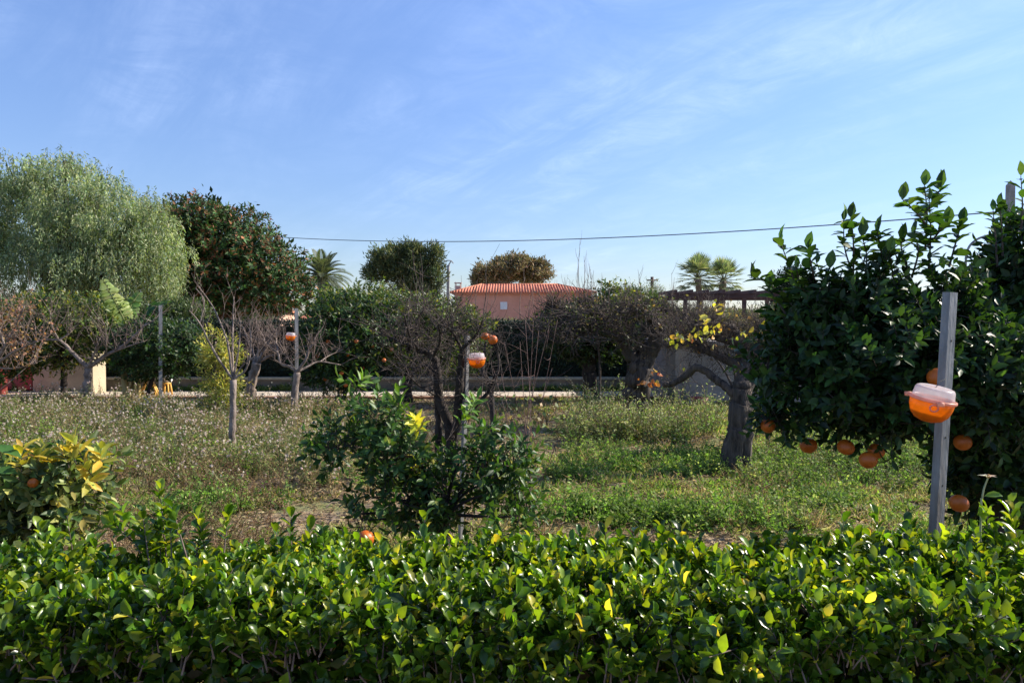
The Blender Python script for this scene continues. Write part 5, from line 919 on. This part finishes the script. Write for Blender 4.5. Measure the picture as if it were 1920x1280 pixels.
# ------------------------------------------------------------------ foreground hedge
def hedge():
    x0, x1, y0, y1 = -3.4, 3.4, 1.80, 2.52; t = empty('hedge', (0, 2.05, 0), 'clipped glossy green hedge crossing the whole foreground', 'hedge')
    HC = [(.045, .105, .012), (.075, .155, .016), (.125, .205, .022), (.03, .075, .012), (.22, .29, .035), (.42, .40, .07)]; HW = [2.5, 4, 4, 2.5, 2.4, .5]
    def top(x, y): return .985 + (fbm(x, y, .55, 40) - .5) * .16 + (vnoise(x, y, .14, 41) - .5) * .05 - np.clip((y - 2.35) / .2, 0, 1) * .05 - np.clip((1.96 - y) / .16, 0, 1) ** 2 * .10
    lf = MB(); tw = MB()
    # top shoots: lighter colour weights paint in the sunlit look of the top
    n = 5200; x = x0 + (x1 - x0) * rng.random(n); y = y0 + (y1 - y0) * rng.random(n); C = np.c_[x, y, top(x, y) - .055 - .05 * rng.random(n) ** 2]
    O = np.c_[rng.normal(size=n) * .28, rng.normal(size=n) * .28 - .25 * (y < 1.95), np.ones(n)]
    sprigs(lf, tw, C, O, 9, .062, .039, .60, HC, HW, T_BIG, .4, .18, .2, .0028, .85)
    # a few long stray shoots
    S = [(262, 950), (345, 960), (365, 955), (300, 975), (560, 985), (95, 990), (1160, 1005), (1205, 1000), (1590, 985), (1660, 1005), (1730, 1005), (1870, 960), (1895, 975), (800, 1015), (1305, 1020), (1440, 1025), (1020, 1020)]
    for px, py in S:
        p = W(px, py + 42, 2.35); p = p[None] - [[0, 0, .05]] + rng.normal(size=(4, 3)) * [.05, .05, .02]; sprigs(lf, tw, p, np.c_[rng.normal(size=4) * .15, rng.normal(size=4) * .1, np.ones(4)], 13, .12, .046, .60, HC, HW, T_BIG, 1, .15, .1, .003, .6)
    # middle layer
    n = 2600; x = x0 + (x1 - x0) * rng.random(n); y = y0 + .05 + (y1 - y0 - .1) * rng.random(n); C = np.c_[x, y, top(x, y) - .12 - .25 * rng.random(n)]; sprigs(lf, tw, C, rdir(n) * .8 + [0, 0, .4], 6, .07, .046, .62, HC, [3, 3, 1.5, 4, .5, .3], T_BIG, .2, .18, .2)
    # front and back faces
    for sgn, yy, nn in ((-1, y0, 4200), (1, y1, 1300)):
        n = nn; x = x0 + (x1 - x0) * rng.random(n); z = .02 + .92 * rng.random(n) ** .8; dep = (fbm(x, z, .35, 60) - .35) * .30 + .06 * (z < .85); y = yy - sgn * (dep + .10 * rng.random(n) ** 2); ke = fbm(x, z, .22, 77) > .38; x, y, z = x[ke], y[ke], z[ke]; n = len(x)
        sprigs(lf, tw, np.c_[x, y, z], np.c_[rng.normal(size=n) * .4, np.full(n, sgn * .9), rng.normal(size=n) * .3 + .25], 7, .072, .046, .60, HC, [3, 4, 2, 3, .6, .55], T_BIG, .25, .2, .22, .0028, .5)
    lf.build('foliage', M['hedge'], t)
    # woody stems
    n = 260; x = x0 + (x1 - x0) * rng.random(n); y = y0 + .22 + (y1 - y0 - .44) * rng.random(n); A = np.c_[x, y, np.zeros(n)]; E = A + np.c_[rng.normal(size=n) * .14, rng.normal(size=n) * .14, .80 + .1 * rng.random(n)]
    E[:, 1] = np.clip(E[:, 1], y0 + .24, y1 - .15); mid = (A + E) / 2 + rng.normal(size=(n, 3)) * .04; q = A * .25 + E * .75 + rng.normal(size=(n, 3)) * .03
    tubes(tw, np.stack([A, mid, q, E], 1), np.tile([.012, .009, .006, .003], (n, 1)), 6, cap=False)
    n = 2600; x = x0 + (x1 - x0) * rng.random(n); y = y0 + .16 + (y1 - y0 - .26) * rng.random(n); A = np.c_[x, y, .15 + .62 * rng.random(n)]; d = rdir(n) * [.8, .8, .4] + [0, 0, .7]; L = .08 + .10 * rng.random(n); tubes(tw, np.stack([A, A + d * (L / 2)[:, None], A + d * L[:, None] + rng.normal(size=(n, 3)) * .02], 1), np.tile([.004, .003, .0018], (n, 1)), 4, cap=False)
    tw.build('stems', M['twig'], t)
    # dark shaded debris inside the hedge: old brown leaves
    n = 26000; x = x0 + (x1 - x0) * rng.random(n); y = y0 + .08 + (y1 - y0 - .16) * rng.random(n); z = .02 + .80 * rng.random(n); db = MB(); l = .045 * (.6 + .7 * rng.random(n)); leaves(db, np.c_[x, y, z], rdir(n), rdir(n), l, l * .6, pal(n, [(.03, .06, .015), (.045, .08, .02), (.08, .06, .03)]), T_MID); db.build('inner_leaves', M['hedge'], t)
hedge()
# dried daisy-like flower above the hedge at right
def flower():
    b = W(1838, 1010, 2.3); top = W(1853, 893, 2.3); t = empty('wild_flower', b * [1, 1, 0], 'withered white flower on a pale stalk rising above the hedge at right', 'flower')
    mb = MB(); limb(mb, [b * [1, 1, 0], b, W(1842, 930, 2.3), top], .0035, .0022, 6, 20, c=(.3, .33, .16)); mb.build('stalk', noisemat('pale_green_stalk', (.2, .24, .1), (.36, .36, .2), 20, .8, 0), t)
    mb = MB(); c = np.array([top]); n = 13; th = np.arange(n) * 2 * math.pi / n; D = np.c_[np.cos(th), np.sin(th), .05 + .45 * rng.random(n)]; leaves(mb, np.repeat(c, n, 0), D, np.tile([[0, 0, 1.]], (n, 1)), .028 * (.7 + .6 * rng.random(n)), .009, pal(n, [(.72, .66, .58), (.6, .5, .4)], None, .08), T_MID)
    mb.build('petals', M['dry'], t); mb = MB(); lathe(mb, [(.001, -.006), (.006, -.002), (.007, .004), (.001, .008)], 12, top); mb.build('seed_head', noisemat('ochre', (.4, .2, .06), (.5, .3, .1), 60, .9, 0), t)
    mb = MB(); P = np.array([W(1838, 945, 2.3), W(1845, 930, 2.3), W(1832, 965, 2.3), W(1848, 975, 2.3), W(1828, 990, 2.3), W(1850, 960, 2.3)]); n = len(P); leaves(mb, P, rdir(n) + [0, 0, .6], rdir(n) + [0, -1, .2], .05, .032, pal(n, [(.09, .19, .035), (.14, .24, .04)]), T_BIG); mb.build('leaves', M['hedge'], t)
flower()
